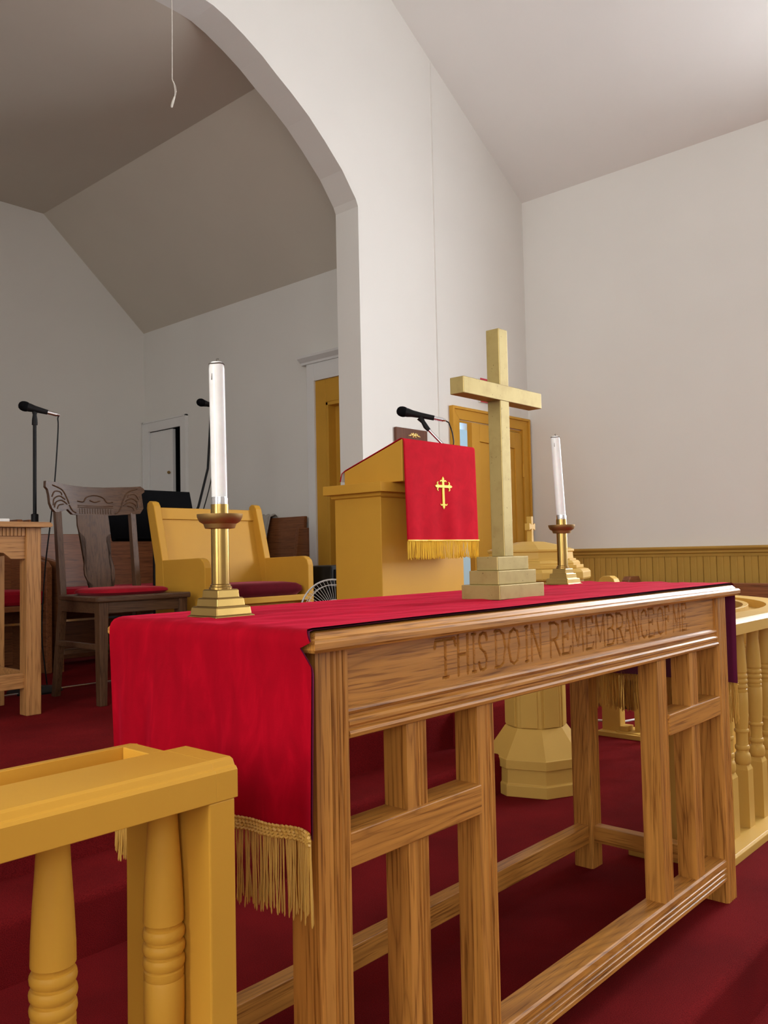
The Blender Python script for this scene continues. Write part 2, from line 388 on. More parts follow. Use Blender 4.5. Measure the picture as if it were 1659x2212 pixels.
# door_1: mustard door in the arch wall, ajar toward the nave
def casing(g, x0, x1, zt, y, wd, t):
    g.prism([(x0, NAVE_Z), (x0+wd, NAVE_Z), (x0+wd, zt-wd), (x0, zt)], 'y', y-t, y)
    g.prism([(x1-wd, NAVE_Z), (x1, NAVE_Z), (x1, zt), (x1-wd, zt-wd)], 'y', y-t, y)
    g.prism([(x0, zt), (x0+wd, zt-wd), (x1-wd, zt-wd), (x1, zt)], 'y', y-t, y)
    g.prism([(x0-0.0, NAVE_Z), (x0+0.018, NAVE_Z), (x0+0.018, zt-0.018), (x0, zt)], 'y', y-t-0.012, y-t)
    g.prism([(x1-0.018, NAVE_Z), (x1, NAVE_Z), (x1, zt), (x1-0.018, zt-0.018)], 'y', y-t-0.012, y-t)
    g.prism([(x0, zt), (x0+0.018, zt-0.018), (x1-0.018, zt-0.018), (x1, zt)], 'y', y-t-0.012, y-t)
    return g
d1 = struct('door_1', casing(G(), 4.52, 5.475, 1.888, YW, 0.085, 0.022), 'mustard', bevel=0.002)
build('door_jamb', G().box(4.603, 4.618, YW, YWB, NAVE_Z, 1.785).box(5.382, 5.397, YW, YWB, NAVE_Z, 1.785).box(4.603, 5.397, YW, YWB, 1.785, 1.80), 'mustard', d1)
leaf = bpy.data.objects.new('door_leaf', None)
def leaf_mesh():
    g = G(); W, T = 0.752, 0.04; z0, z1 = NAVE_Z+0.01, 1.775
    st = 0.105
    g.box(-W, -W+st, -T, 0, z0, z1).box(-st, 0, -T, 0, z0, z1)
    g.box(-W+st, -st, -T, 0, z1-0.12, z1).box(-W+st, -st, -T, 0, z0, z0+0.2)
    g.box(-W+st, -st, -T, 0, 0.55, 0.68).box(-W/2-0.05, -W/2+0.05, -T, 0, z0+0.2, z1-0.12)
    g.box(-W+st, -st, -T+0.012, -0.012, z0+0.2, z1-0.12)
    return g
lf = build('door_leaf', leaf_mesh().xform(Matrix.Translation((5.378, YW+0.03, 0)) @ Matrix.Rotation(math.radians(7), 4, 'Z')), 'mustard', d1, bevel=0.003)
bpy.data.objects.remove(leaf)
Mleaf = Matrix.Translation((5.378, YW+0.03, 0)) @ Matrix.Rotation(math.radians(7), 4, 'Z')
for zz in (0.35, 1.45):
    build('hinge', G().lathe([(0.007, 0), (0.009, 0.01), (0.009, 0.09), (0.007, 0.1)], 5.386, YW-0.018, 10, 0, zz), 'mustard', d1)
build('door_knob', G().lathe([(0.012, 0), (0.012, 0.02), (0.026, 0.03), (0.03, 0.045), (0.024, 0.06), (0.004, 0.064)], 0, 0, 16).xform(Mleaf @ Matrix.Translation((-0.70, -0.04, 0.76)) @ Matrix.Rotation(PI/2, 4, 'X')), 'brass_dark', d1, smooth=40)

# door_2: mustard door in the chancel wall inside a white boxed surround with a cornice
d2 = struct('door_2', G().box(XC-0.05, XC, 4.372, 4.446, CH_Z, 2.27).box(XC-0.05, XC, 3.66, 4.372, 2.144, 2.27), 'white_trim', bevel=0.003)
build('cornice', G().prism([(XC, 2.27), (XC-0.06, 2.27), (XC-0.065, 2.285), (XC-0.10, 2.31), (XC-0.105, 2.325), (XC, 2.325)], 'y', 3.66, 4.49), 'white_trim', d2)
build('door_frame', G().box(XC-0.035, XC, 4.27, 4.372, CH_Z, 2.144).box(XC-0.035, XC, 3.66, 4.27, 1.98, 2.144).box(XC-0.035, XC+0.09, 4.245, 4.27, CH_Z, 1.98).box(XC-0.035, XC+0.09, 3.66, 4.27, 1.955, 1.98), 'mustard', d2, bevel=0.004)
build('door_leaf', G().box(XC+0.05, XC+0.09, 3.66, 4.245, CH_Z, 1.955).box(XC+0.035, XC+0.05, 4.13, 4.245, CH_Z, 1.955), 'mustard', d2, bevel=0.003)
# door_3: small white door, ajar on a dark passage
d3 = struct('door_3', G().box(XC-0.02, XC, 6.53, 6.615, CH_Z, 2.105).box(XC-0.02, XC, 5.965, 6.05, CH_Z, 2.105).box(XC-0.02, XC, 6.05, 6.53, 2.02, 2.105)
            .box(XC-0.028, XC, 6.6, 6.616, CH_Z, 2.112).box(XC-0.028, XC, 5.96, 5.975, CH_Z, 2.112).box(XC-0.028, XC, 5.96, 6.616, 2.098, 2.112), 'white_trim', bevel=0.002)
build('door_leaf', G().box(XC-0.002, XC+0.03, 6.185, 6.53, CH_Z+0.005, 2.015), 'white_trim', d3, bevel=0.003)
build('door_knob', G().lathe([(0.008, 0), (0.014, 0.012), (0.010, 0.024)], 0, 0, 12).xform(Matrix.Translation((XC-0.002, 6.225, 1.64)) @ Matrix.Rotation(-PI/2, 4, 'Y')), 'brass_dark', d3, smooth=40)

# ------------------------------------------------------------------ communion table
TX0, TX1, TY0, TY1, TZ = 0.765, 2.312, 0.812, 1.322, 0.803
tb = thing('communion_table', (1.53, 1.05, 0), 'long oak communion table carved THIS DO IN REMEMBRANCE OF ME on its front', 'table')
ov = lambda d: [(TX0+d, TY0+d), (TX1-d, TY0+d), (TX1-d, TY1-d), (TX0+d, TY1-d)]
def top_mesh():
    g = G(); rings = [(0.012, 0.775), (0.003, 0.7765), (0.0, 0.781), (0.0, 0.789), (0.003, 0.793), (0.009, 0.7945), (0.011, 0.797), (0.015, 0.8015), (0.022, TZ)]
    vs = []; 
    for d, z in rings: vs += [(x, y, z) for x, y in ov(d)]
    fs = [(3, 2, 1, 0)]+[(i*4+k, i*4+(k+1) % 4, i*4+4+(k+1) % 4, i*4+4+k) for i in range(len(rings)-1) for k in range(4)]
    fs.append(tuple((len(rings)-1)*4+k for k in range(4)))
    return g.add(vs, fs)
build('table_top', top_mesh(), 'oak_x', tb, smooth=25)
FY = 0.836
def leg_mesh(x0, x1, y0, y1, front):
    g = G()
    # grooved front face
    c = 0.006; gw, gd = 0.0065, 0.005
    pts = [(x0+c, y0), ]
    for gx in (x1-0.034, x1-0.023, x1-0.012):
        if front: pts += [(gx-gw/2, y0), (gx, y0+gd), (gx+gw/2, y0)]
    pts += [(x1-c*0.6, y0), (x1, y0+c*0.6), (x1, y1-c), (x1-c, y1), (x0+c, y1), (x0, y1-c), (x0, y0+c)]
    return g.prism(pts, 'z', 0.0, 0.776)
for x0, x1, y0, y1, fr in ((0.793, 0.853, FY, FY+0.065, 1), (2.208, 2.268, FY, FY+0.065, 1), (0.793, 0.853, 1.215, 1.275, 0), (2.208, 2.268, 1.215, 1.275, 0)):
    build('leg', leg_mesh(x0, x1, y0, y1, fr), 'oak_z', tb)
def stile_mesh(x0, x1):
    y0, y1 = FY+0.006, FY+0.052
    pts = [(x0, y0)]
    for gx in (x0+0.026, x0+0.034, x0+0.042): pts += [(gx-0.003, y0), (gx, y0+0.005), (gx+0.003, y0)]
    pts += [(x1-0.003, y0), (x1, y0+0.003), (x1, y1), (x0, y1)]
    return G().prism(pts, 'z', 0.09, 0.66)
for x0 in (0.978, 1.158, mir(1.208), mir(1.028)):
    build('stile', stile_mesh(x0, x0+0.05), 'oak_z', tb)
for x0, x1 in ((0.85, 1.160), (mir(1.160), 2.21)):
    build('short_rail', G().box(x0, x1, FY+0.001, FY+0.055, 0.474, 0.522), 'oak_x', tb, bevel=0.002)
def groove_rail(y0, y1, z0, z1, gs):
    pts = [(y1, z0), (y0+0.003, z0), (y0, z0+0.003)]
    for gz in gs: pts += [(y0, gz-0.0035), (y0+0.006, gz), (y0, gz+0.0035)]
    pts += [(y0, z1-0.004), (y0+0.004, z1), (y1, z1)]
    return pts
build('front_foot_rail', G().prism(groove_rail(FY+0.002, FY+0.055, 0.054, 0.110, (0.068, 0.080, 0.092)), 'x', 0.85, 2.21), 'oak_x', tb)
build('back_foot_rail', G().box(0.85, 2.21, 1.225, 1.262, 0.07, 0.121), 'oak_x', tb, bevel=0.002)
for x0 in (0.806, 2.221): build('side_foot_rail', G().box(x0, x0+0.034, FY+0.06, 1.22, 0.072, 0.118), 'oak_y', tb, bevel=0.002)
build('back_apron', G().box(0.85, 2.21, 1.235, 1.262, 0.665, 0.776), 'oak_x', tb)
for x0 in (0.805, 2.235): build('side_apron', G().box(x0, x0+0.022, FY+0.06, 1.22, 0.665, 0.776), 'oak_y', tb)
# front apron: carved panel as a real relief
AY = 0.846
STROKES = {
 'T': [[(0, .80), (.06, .97), (.94, .97), (1, .80)], [(.5, .97), (.5, 0)], [(.36, 0), (.64, 0)]],
 'H': [[(.1, 1), (.1, 0)], [(.9, 1), (.9, 0)], [(.1, .52), (.9, .52)]],
 'I': [[(.5, 1), (.5, 0)], [(.1, 1), (.9, 1)], [(.1, 0), (.9, 0)]],
 'S': [[(.92, .82), (.8, .97), (.5, 1), (.2, .95), (.1, .78), (.25, .60), (.7, .45), (.9, .25), (.8, .06), (.5, 0), (.2, .03), (.05, .2)]],
 'D': [[(.12, 1), (.12, 0)], [(0, 1), (.5, 1), (.82, .88), (.98, .5), (.82, .12), (.5, 0), (0, 0)]],
 'O': [[(.5, 1), (.2, .9), (.03, .5), (.2, .1), (.5, 0), (.8, .1), (.97, .5), (.8, .9), (.5, 1)]],
 'N': [[(.08, 0), (.08, 1), (.92, 0), (.92, 1)]],
 'R': [[(.12, 1), (.12, 0)], [(0, 1), (.55, 1), (.88, .9), (.92, .72), (.8, .55), (.5, .48), (.12, .48)], [(.5, .48), (.98, 0)]],
 'E': [[(.12, 1), (.12, 0)], [(0, 1), (.85, 1), (.95, .84)], [(.12, .52), (.7, .52)], [(.7, .6), (.7, .44)], [(0, 0), (.88, 0), (1, .17)]],
 'M': [[(.05, 0), (.14, 1), (.5, .18), (.86, 1), (.95, 0)]],
 'B': [[(.12, 1), (.12, 0)], [(0, 1), (.55, 1), (.84, .9), (.86, .7), (.7, .56), (.12, .53)], [(.6, .54), (.92, .42), (.95, .2), (.75, .03), (.5, 0), (0, 0)]],
 'A': [[(.02, 0), (.5, 1), (.98, 0)], [(.2, .36), (.8, .36)]],
 'C': [[(.95, .8), (.85, .95), (.55, 1), (.2, .88), (.04, .5), (.2, .12), (.55, 0), (.85, .06), (.98, .22)]],
 'F': [[(.15, 1), (.15, 0)], [(0, 1), (.9, 1), (1, .84)], [(.15, .54), (.75, .54)], [(.75, .62), (.75, .46)]],
}
LET = [('T', 1.056, 1.11), ('H', 1.114, 1.146), ('I', 1.154, 1.167), ('S', 1.173, 1.2), ('D', 1.221, 1.254), ('O', 1.262, 1.299), ('I', 1.316, 1.328), ('N', 1.336, 1.372),
       ('R', 1.4, 1.438), ('E', 1.446, 1.478), ('M', 1.484, 1.530), ('E', 1.539, 1.570), ('M', 1.577, 1.620), ('B', 1.628, 1.662), ('R', 1.669, 1.703), ('A', 1.706, 1.739), ('N', 1.745, 1.778),
       ('C', 1.786, 1.816), ('E', 1.824, 1.856), ('O', 1.871, 1.905), ('F', 1.912, 1.937), ('M', 1.957, 1.999), ('E', 2.008, 2.036)]
def carved_panel():
    x0, x1, z0, z1 = 0.850, 2.212, 0.693, 0.777
    xa, xb = 1.04, 2.05; step = 0.00115
    xs = np.concatenate([[x0], np.arange(xa, xb, step), [x1]]); zs = np.arange(z0, z1+1e-6, step*1.1)
    Xg, Zg = np.meshgrid(xs, zs); dep = np.zeros_like(Xg)
    lz0, lz1 = 0.7055, 0.7675
    for ch, a, b in LET:
        sel = (xs > a-0.008) & (xs < b+0.008)
        xx = Xg[:, sel]; zz = Zg[:, sel]; dm = np.full(xx.shape, 9.0)
        for st in STROKES[ch]:
            P = [(a+u*(b-a), lz0+v*(lz1-lz0)) for u, v in st]
            for (px, pz), (qx, qz) in zip(P[:-1], P[1:]):
                ddx, ddz = qx-px, qz-pz; L2 = ddx*ddx+ddz*ddz
                t = np.clip(((xx-px)*ddx+(zz-pz)*ddz)/L2, 0, 1)
                wdt = 1.0 if abs(ddz) > abs(ddx) else 1.5
                dm = np.minimum(dm, np.hypot(xx-px-t*ddx, zz-pz-t*ddz)*wdt)
        hw = 0.0033
        dep[:, sel] = np.maximum(dep[:, sel], np.clip((hw-dm)/hw*1.4, 0, 1)*0.0060)
    nz, nx = Xg.shape
    g = G()
    g.v = [(float(x), float(AY+d), float(z)) for x, d, z in zip(Xg.ravel(), dep.ravel(), Zg.ravel())]
    g.f = [(j*nx+i, j*nx+i+1, (j+1)*nx+i+1, (j+1)*nx+i) for j in range(nz-1) for i in range(nx-1)]
    g.box(x0, x1, AY+0.009, AY+0.026, 0.655, z1)
    return g
build('carved_apron', carved_panel(), 'oak_x', tb, fixn=False)
mp = [(AY+0.02, 0.694), (AY-0.002, 0.694), (AY-0.006, 0.690), (AY-0.007, 0.6865), (AY-0.005, 0.683), (AY-0.002, 0.681), (AY-0.002, 0.678), (AY-0.006, 0.676), (AY-0.009, 0.6725), (AY-0.009, 0.668),
      (AY-0.006, 0.6655), (AY-0.004, 0.664), (AY-0.004, 0.662), (AY-0.009, 0.660), (AY-0.011, 0.656), (AY-0.010, 0.651), (AY-0.006, 0.649), (AY+0.02, 0.649)]
build('apron_moulding', G().prism(mp, 'x', 0.852, 2.209), 'oak_x', tb)

# ------------------------------------------------------------------ red velvet runner
cl = thing('table_runner', (1.53, 1.05, TZ), 'red velvet runner with gold fringe lying along the oak communion table', 'tablecloth')
CY0, CY1 = 0.832, 1.296
def runner(u, v, inset=0.0, side=0):
    # u along length (over the table, both drops), v across the width
    dropL, dropR, Ltop = 0.252, 0.245, (TX1+0.012)-(TX0-0.014)
    tot = dropL+Ltop+dropR; s = u*tot; y = CY0+(CY1-CY0)*v
    xl, xr, zt = TX0-0.012+inset, TX1+0.014-inset, TZ+0.0045-inset
    r = 0.018
    def fold(yv, d, ph):
        vv = (yv-CY0)/(CY1-CY0); e = max(0.0, (vv-0.62)/0.38)
        return d*(0.007*math.sin(yv*34+ph)+0.004*math.sin(yv*71+1.3*ph)+0.003*math.sin(yv*17+ph*2)+0.014*e*math.sin(yv*62+ph))
    if s < dropL:
        d = (dropL-s); k = min(1.0, max(0, d-0.02)/0.2)
        x = xl-fold(y, k, 0.4)-0.006*k; z = zt-r-d*(dropL-r)/dropL if d > 0 else zt-r
        ys = y+0.006*k*math.sin(y*9)-(0.022*k if v < 0.05 else 0)*0+(CY0-0.03-y)*0
        ys = y-0.026*(1-v)*min(1, d/0.03)
        z = zt-r-d*0.985
        return (x, ys, z-0.010*k*(v-0.5))
    s2 = s-dropL
    if s2 < Ltop:
        # rounded shoulders
        if s2 < r*1.57:
            a = s2/r; sh = min(1, s2/(r*1.57)); return (xl+r-r*math.cos(a), y-0.026*(1-v)*(1-sh), zt-r+r*math.sin(a))
        if s2 > Ltop-r*1.57:
            a = (Ltop-s2)/r; return (xr-r+r*math.cos(a), y, zt-r+r*math.sin(a))
        x = xl+r+(s2-r*1.57)/(Ltop-2*r*1.57)*(xr-xl-2*r)
        wv = 0.0011*math.sin(x*19+y*32)+0.0009*math.sin(x*23-y*61)+0.0008*math.sin(x*31+y*110)
        edge = min(1, min(v, 1-v)*8)
        yy = y+0.002*math.sin(x*14)*(1 if v < 0.02 else 0)
        return (x, yy, zt+0.0012+wv*edge)
    d = s2-Ltop; k = min(1.0, d/0.2)
    return (xr+fold(y, k, 2.1)*0.6, y, zt-r-d)
build('velvet_face', G().grid(lambda u, v: runner(u, v), 260, 70), 'red_velvet', cl, smooth=60, fixn=False)
build('lining', G().grid(lambda u, v: runner(u, (v-0.5)*1.008+0.5, 0.0026), 240, 50), 'purple_satin', cl, smooth=60, fixn=False)
def fringe(pts_dir, length, rnd, r=0.00095, out=(0, 0)):
    g = G(); 
    for (x, y, z) in pts_dir:
        L = length*rnd.uniform(0.9, 1.06); ph = rnd.uniform(0, 6.28); am = rnd.uniform(0.0008, 0.004)
        lean = (rnd.uniform(-0.004, 0.004), rnd.uniform(-0.005, 0.005))
        path = [(x+lean[0]*t+am*math.sin(ph+t*5)*t, y+lean[1]*t+am*math.cos(ph+t*4)*t, z-L*t) for t in (0, .25, .5, .75, .97, 1)]
        g.tube(path, [r, r, r, r, r*1.25, r*0.4], 5)
    return g
rnd = random.Random(3)
for u, nm, base in ((0.0, 'fringe', -1), (1.0, 'fringe', 1)):
    P = []
    for k in range(280):
        v = (k+0.5)/280; x, y, z = runner(u, v)
        P.append((x+rnd.uniform(-0.002, 0.002), y, z+0.004))
    o = build(nm, fringe(P, 0.112, rnd), 'gold_thread', cl, smooth=60); o['kind'] = 'stuff'
    # braided heading
    gh = G()
    for row in range(4):
        path = []
        for k in range(241):
            x, y, z = runner(u, k/240); path.append((x+base*(0.0035+0.001*math.sin(k*1.9+row*2)), y, z+0.006-row*0.0042+0.0012*math.sin(k*1.9+row)))
        gh.tube(path, 0.0024, 5)
    build('braid', gh, 'gold_thread', cl, smooth=60)

# ------------------------------------------------------------------ standing cross on the table
cz = TZ+0.0057
cr = thing('altar_cross', (1.479, 0.999, cz), 'tall gold painted wooden cross on a three step base on the red runner', 'cross')
CX, CYc = 1.479, 0.999
for k, (wx, wy, z0, z1) in enumerate(((0.164, 0.094, cz, 0.838), (0.139, 0.072, 0.838, 0.866), (0.114, 0.052, 0.866, 0.894))):
    build('base_step', G().box(CX-wx/2, CX+wx/2, CYc-wy/2, CYc+wy/2, z0, z1), 'gold_paint', cr, bevel=0.0015)
build('upright', G().box(CX-0.016, CX+0.016, CYc-0.016, CYc+0.016, 0.894, 1.368), 'gold_paint', cr, bevel=0.0012)
build('crossbar', G().box(CX-0.1435, CX+0.1435, CYc-0.0168, CYc+0.0168, 1.2165, 1.250), 'gold_paint', cr, bevel=0.0012)

# ------------------------------------------------------------------ candlesticks
def candlestick(x, y, label, lean):
    t = thing('candlestick', (x, y, cz), label, 'candlestick', 'brass candlesticks on the runner')
    g = G(); rot = PI/4; q2 = math.sqrt(2)
    def sq(prof): return G().lathe([(r*q2, z) for r, z in prof], x, y, 4, rot, cz)
    build('base', sq([(0.0385, 0), (0.0385, 0.0022), (0.035, 0.004), (0.0335, 0.0155), (0.031, 0.0175), (0.028, 0.0175), (0.0275, 0.0185), (0.0265, 0.029), (0.0245, 0.031), (0.0215, 0.031), (0.0212, 0.032), (0.0205, 0.0425), (0.019, 0.0445)]), 'brass', t, bevel=0.0008)
    build('stem', G().lathe([(0.0185, 0.0445), (0.0185, 0.0475), (0.0165, 0.049), (0.0165, 0.0515), (0.0145, 0.053), (0.0145, 0.182)], x, y, 28, 0, cz), 'brass', t, smooth=30)
    build('drip_pan', G().lathe([(0.0145, 0.142), (0.024, 0.143), (0.0255, 0.147), (0.0265, 0.150), (0.033, 0.154), (0.0365, 0.161), (0.037, 0.166), (0.0355, 0.166), (0.033, 0.160), (0.026, 0.155), (0.0145, 0.154)], x, y, 40, 0, cz), 'brass_dark', t, smooth=35)
    build('candle_collar', G().lathe([(0.0135, 0.176), (0.0138, 0.178), (0.0138, 0.192), (0.0130, 0.1925), (0.0130, 0.194)], x, y, 24, 0, cz), 'chrome', t, smooth=30)
    c = G().lathe([(0.0128, 0.194), (0.0128, 0.405), (0.0118, 0.412), (0.009, 0.416), (0.004, 0.4165), (0.001, 0.414)], x, y, 28, 0, cz)
    sh = Matrix.Identity(4)
    def leanx(g):
        g.v = [(p[0]+lean*max(0, p[2]-cz-0.19), p[1]-lean*0.9*max(0, p[2]-cz-0.19), p[2]) for p in g.v]; return g
    cd = build('candle', leanx(c), 'candle_wax', t, smooth=35)
    build('burnt_rim', leanx(G().lathe([(0.0127, 0.4055), (0.0120, 0.4125), (0.0092, 0.4167), (0.004, 0.4172)], x, y, 20, 0, cz).tube([(x-0.0129, y, cz+0.375), (x-0.0131, y, cz+0.408)], 0.0007, 5)
          .tube([(x, y, cz+0.412), (x+0.001, y, cz+0.421), (x+0.006, y+0.001, cz+0.4235)], 0.0008, 5)) if False else
          leanx(G().tube([(x-0.0128+0.0004*k, y-0.003, cz+0.385+0.004*k) for k in range(6)], 0.0008, 5).tube([(x+0.0118*math.cos(a), y+0.0118*math.sin(a), cz+0.4125+0.0006*math.sin(3*a)) for a in [2*PI*k/24 for k in range(24)]], 0.0011, 6, True)
          .tube([(x-0.002, y-0.004, cz+0.414), (x, y, cz+0.4215), (x+0.005, y+0.001, cz+0.4225)], 0.0009, 5)), 'soot', cd)
    return t
candlestick(0.852, 1.124, 'brass candlestick with white candle at the fringed near end of the runner', -0.008)
candlestick(2.105, 1.222, 'smaller looking brass candlestick with white candle on the far side of the gold cross', -0.035)

# ------------------------------------------------------------------ communion rails
def bead(r0, r1, za, zb):
    return [(r0, za)]+[(r0+(r1-r0)*math.sin(PI*k/6), za+(zb-za)*(1-math.cos(PI*k/6))/2) for k in range(1, 6)]+[(r0, zb)]
BAL = [(0.020, 0.212)]+bead(0.0195, 0.0248, 0.214, 0.250)+[(0.0185, 0.252)]+bead(0.0185, 0.0225, 0.258, 0.274)+[(0.0178, 0.290), (0.0185, 0.308)]+bead(0.019, 0.0225, 0.312, 0.324)+[
       (0.021, 0.350), (0.0228, 0.400), (0.0228, 0.434), (0.0215, 0.4365), (0.0225, 0.439), (0.0225, 0.446)]+bead(0.0205, 0.0240, 0.448, 0.462)+bead(0.0205, 0.0243, 0.464, 0.478)+bead(0.0205, 0.0240, 0.480, 0.494)+[(0.0208, 0.497), (0.0228, 0.500),
       (0.0225, 0.520), (0.0205, 0.560), (0.0178, 0.600), (0.0168, 0.622), (0.0185, 0.626), (0.0185, 0.640)]
def baluster_parts(rail, spots, mat, zoff):
    first = None
    for (x, y) in spots:
        if first is None:
            g = G().lathe(BAL, x, y, 24)
            h = 0.0225
            g.hexa([(x-h, y-h, 0.02), (x+h, y-h, 0.02), (x+h, y+h, 0.02), (x-h, y+h, 0.02)], [(x-h, y-h, 0.200), (x+h, y-h, 0.200), (x+h, y+h, 0.200), (x-h, y+h, 0.200)])
            k = 0.017
            g.hexa([(x-h, y-h, 0.200), (x+h, y-h, 0.200), (x+h, y+h, 0.200), (x-h, y+h, 0.200)], [(x-k, y-k, 0.214), (x+k, y-k, 0.214), (x+k, y+k, 0.214), (x-k, y+k, 0.214)])
            first = build('baluster', g, mat, rail, smooth=32); p0 = (x, y)
            if zoff: first.scale = (1, 1, 1+zoff/0.64)
        else:
            c = share(first, rail, (x-p0[0], y-p0[1], 0)); c.scale = first.scale
def comm_rail(label, xs, xe, yc, ztop, sgn, R, mat, ylen):
    """rail from the table end xs running away in direction sgn, then turning back toward the chancel"""
    t = thing('communion_rail', (xs, yc, 0), label, 'railing', 'communion rails')
    path = [(xs, yc), ((xs+xe)/2, yc), (xe, yc)]; norms = [(0, 1)]*3
    for k in range(1, 19):
        a = PI/2*k/18; path.append((xe+sgn*R*math.sin(a), yc+R-R*math.cos(a))); norms.append((-sgn*math.sin(a), math.cos(a)))
    path.append((xe+sgn*R, yc+R+ylen)); norms.append((-sgn, 0))
    z = ztop
    prof = [(-0.090, z-0.045), (-0.090, z-0.013), (-0.087, z-0.009), (-0.085, z-0.009), (-0.081, z-0.002), (-0.076, z), (0.012, z), (0.012, z-0.030), (0.072, z-0.030), (0.072, z), (0.090, z-0.002), (0.090, z-0.045)]
    path2 = [(xs+sgn*0.03, yc)]+path[1:]
    fb = [(a+yc, b) for a, b in prof[:7]]+[(0.012+yc, z-0.045)]
    build('top_rail', G().sweep(prof, path2, norms).prism(fb, 'x', *sorted((xs, xs+sgn*0.031))), mat, t, bevel=0.0015)
    # closing block of the tray at the table end
    a, b = sorted((xs+sgn*0.0305, xs+sgn*0.052)); build('tray_end', G().box(a, b, yc+0.0125, yc+0.0715, z-0.029, z-0.0005), mat, t, bevel=0.001)
    base = [(-0.075, 0.0), (-0.075, 0.02), (-0.069, 0.026), (0.075, 0.026), (0.075, 0.0)]
    build('base_rail', G().sweep(base, path, norms), mat, t, bevel=0.001)
    # end board
    a, b = sorted((xs+sgn*0.004, xs+sgn*0.040))
    build('end_board', G().box(a, b, yc-0.089, yc+0.085, 0.0, z-0.045), mat, t, bevel=0.002)
    spots = []; s = 0.062 if sgn < 0 else 0.115
    # walk along the path with equal spacing
    pts = [Vector(p) for p in path]; acc = 0; nxt = s; yo = -0.03 if sgn < 0 else 0.0
    for p, q, nn in zip(pts[:-1], pts[1:], norms[:-1]):
        L = (q-p).length
        while nxt <= acc+L:
            r = p+(q-p)*((nxt-acc)/L); spots.append((r.x+nn[0]*yo, r.y+nn[1]*yo)); nxt += 0.132
        acc += L
    baluster_parts(t, spots, mat, z-0.045-0.638)
    return t, path
lr, _ = comm_rail('mustard painted communion rail with turned balusters in the near left corner', 0.628, 0.02, 0.89, 0.672, -1, 0.95, 'mustard', 0.25)
rr, _ = comm_rail('curved mustard communion rail with turned balusters beyond the far end of the table', 2.400, 2.95, 0.99, 0.692, 1, 0.95, 'mustard_lit_pale', 0.02)
build('foot_block', G().box(2.375, 2.41, 1.085, 1.19, 0.0, 0.032), 'mustard_lit_pale', rr, bevel=0.003)
# end post of the far rail branch with a base plate
pp = [(1.905, 0.026), (2.04, 0.026), (2.04, 0.72), (2.025, 0.755), (1.99, 0.775), (1.955, 0.755), (1.905+0.035, 0.72), (1.905+0.035, 0.03)]
build('end_post', G().prism([(1.945, 0.0), (2.04, 0.0), (2.04, 0.735), (2.03, 0.758), (2.01, 0.772), (1.975, 0.772), (1.955, 0.758), (1.945, 0.735)], 'x', 3.845, 3.90)
      .box(3.84, 3.905, 1.905, 1.945, 0.026, 0.05), 'mustard_lit_pale', rr, bevel=0.002)
build('base_plate', G().box(3.80, 3.98, 1.80, 2.05, 0.0, 0.022), 'mustard_lit_pale', rr, bevel=0.002)

# ------------------------------------------------------------------ baptismal font
ft = thing('baptismal_font', (2.86, 1.80, 0), 'octagonal mustard baptismal font with stepped lid and small cross, behind the table', 'font')
fx, fy = 2.86, 1.80
rot = math.radians(180+41.9)
def oct_(prof): return G().lathe(prof, fx, fy, 8, rot)
build('plinth', oct_([(0.196, 0.0), (0.196, 0.042), (0.188, 0.046), (0.186, 0.100)]), 'mustard_lit_pale', ft, bevel=0.002)
build('flared_foot', oct_([(0.196, 0.100), (0.196, 0.134), (0.192, 0.136), (0.118, 0.236)]), 'mustard_lit_pale', ft, bevel=0.002)
build('column', oct_([(0.116, 0.236), (0.116, 0.70)]), 'mustard_lit_pale', ft, bevel=0.002)
for k in range(8):
    a = rot+PI/8+k*PI/4; ap = 0.116*math.cos(PI/8)
    M = Matrix.Translation((fx+ap*math.cos(a), fy+ap*math.sin(a), 0)) @ Matrix.Rotation(a, 4, 'Z')
    build('column_panel', G().box(-0.004, 0.006, -0.033, 0.033, 0.238, 0.69).xform(M), 'mustard_lit_pale', ft, bevel=0.003)
build('bowl', oct_([(0.118, 0.62), (0.20, 0.70), (0.205, 0.79)]), 'mustard_lit_pale', ft, bevel=0.002)
build('rim', oct_([(0.205, 0.79), (0.228, 0.793), (0.232, 0.80), (0.232, 0.822), (0.222, 0.832), (0.20, 0.836)]), 'mustard_lit_pale', ft, bevel=0.002)
build('lid', oct_([(0.205, 0.836), (0.205, 0.848), (0.192, 0.848), (0.192, 0.856), (0.185, 0.864), (0.176, 0.866), (0.176, 0.872), (0.166, 0.873), (0.164, 0.898), (0.170, 0.900), (0.170, 0.908), (0.150, 0.914), (0.110, 0.926), (0.055, 0.938), (0.03, 0.940)]), 'mustard_lit_pale', ft, bevel=0.0015)
cz0 = 0.938
def pattee(): # flared cross, facing the camera side of the church
    h = [(-.007, 0), (.007, 0), (.0055, .05), (.0055, .052), (.018, .047), (.021, .047), (.021, .073), (.018, .073), (.0055, .068), (.0075, .100), (-.0075, .100), (-.0055, .068), (-.018, .073), (-.021, .073), (-.021, .047), (-.018, .047), (-.0055, .052), (-.0055, .05)]
    return G().prism(h, 'y', -0.011, 0.011).xform(Matrix.Translation((fx, fy, cz0)))
build('lid_cross', pattee(), 'mustard_lit_pale', ft, bevel=0.001)

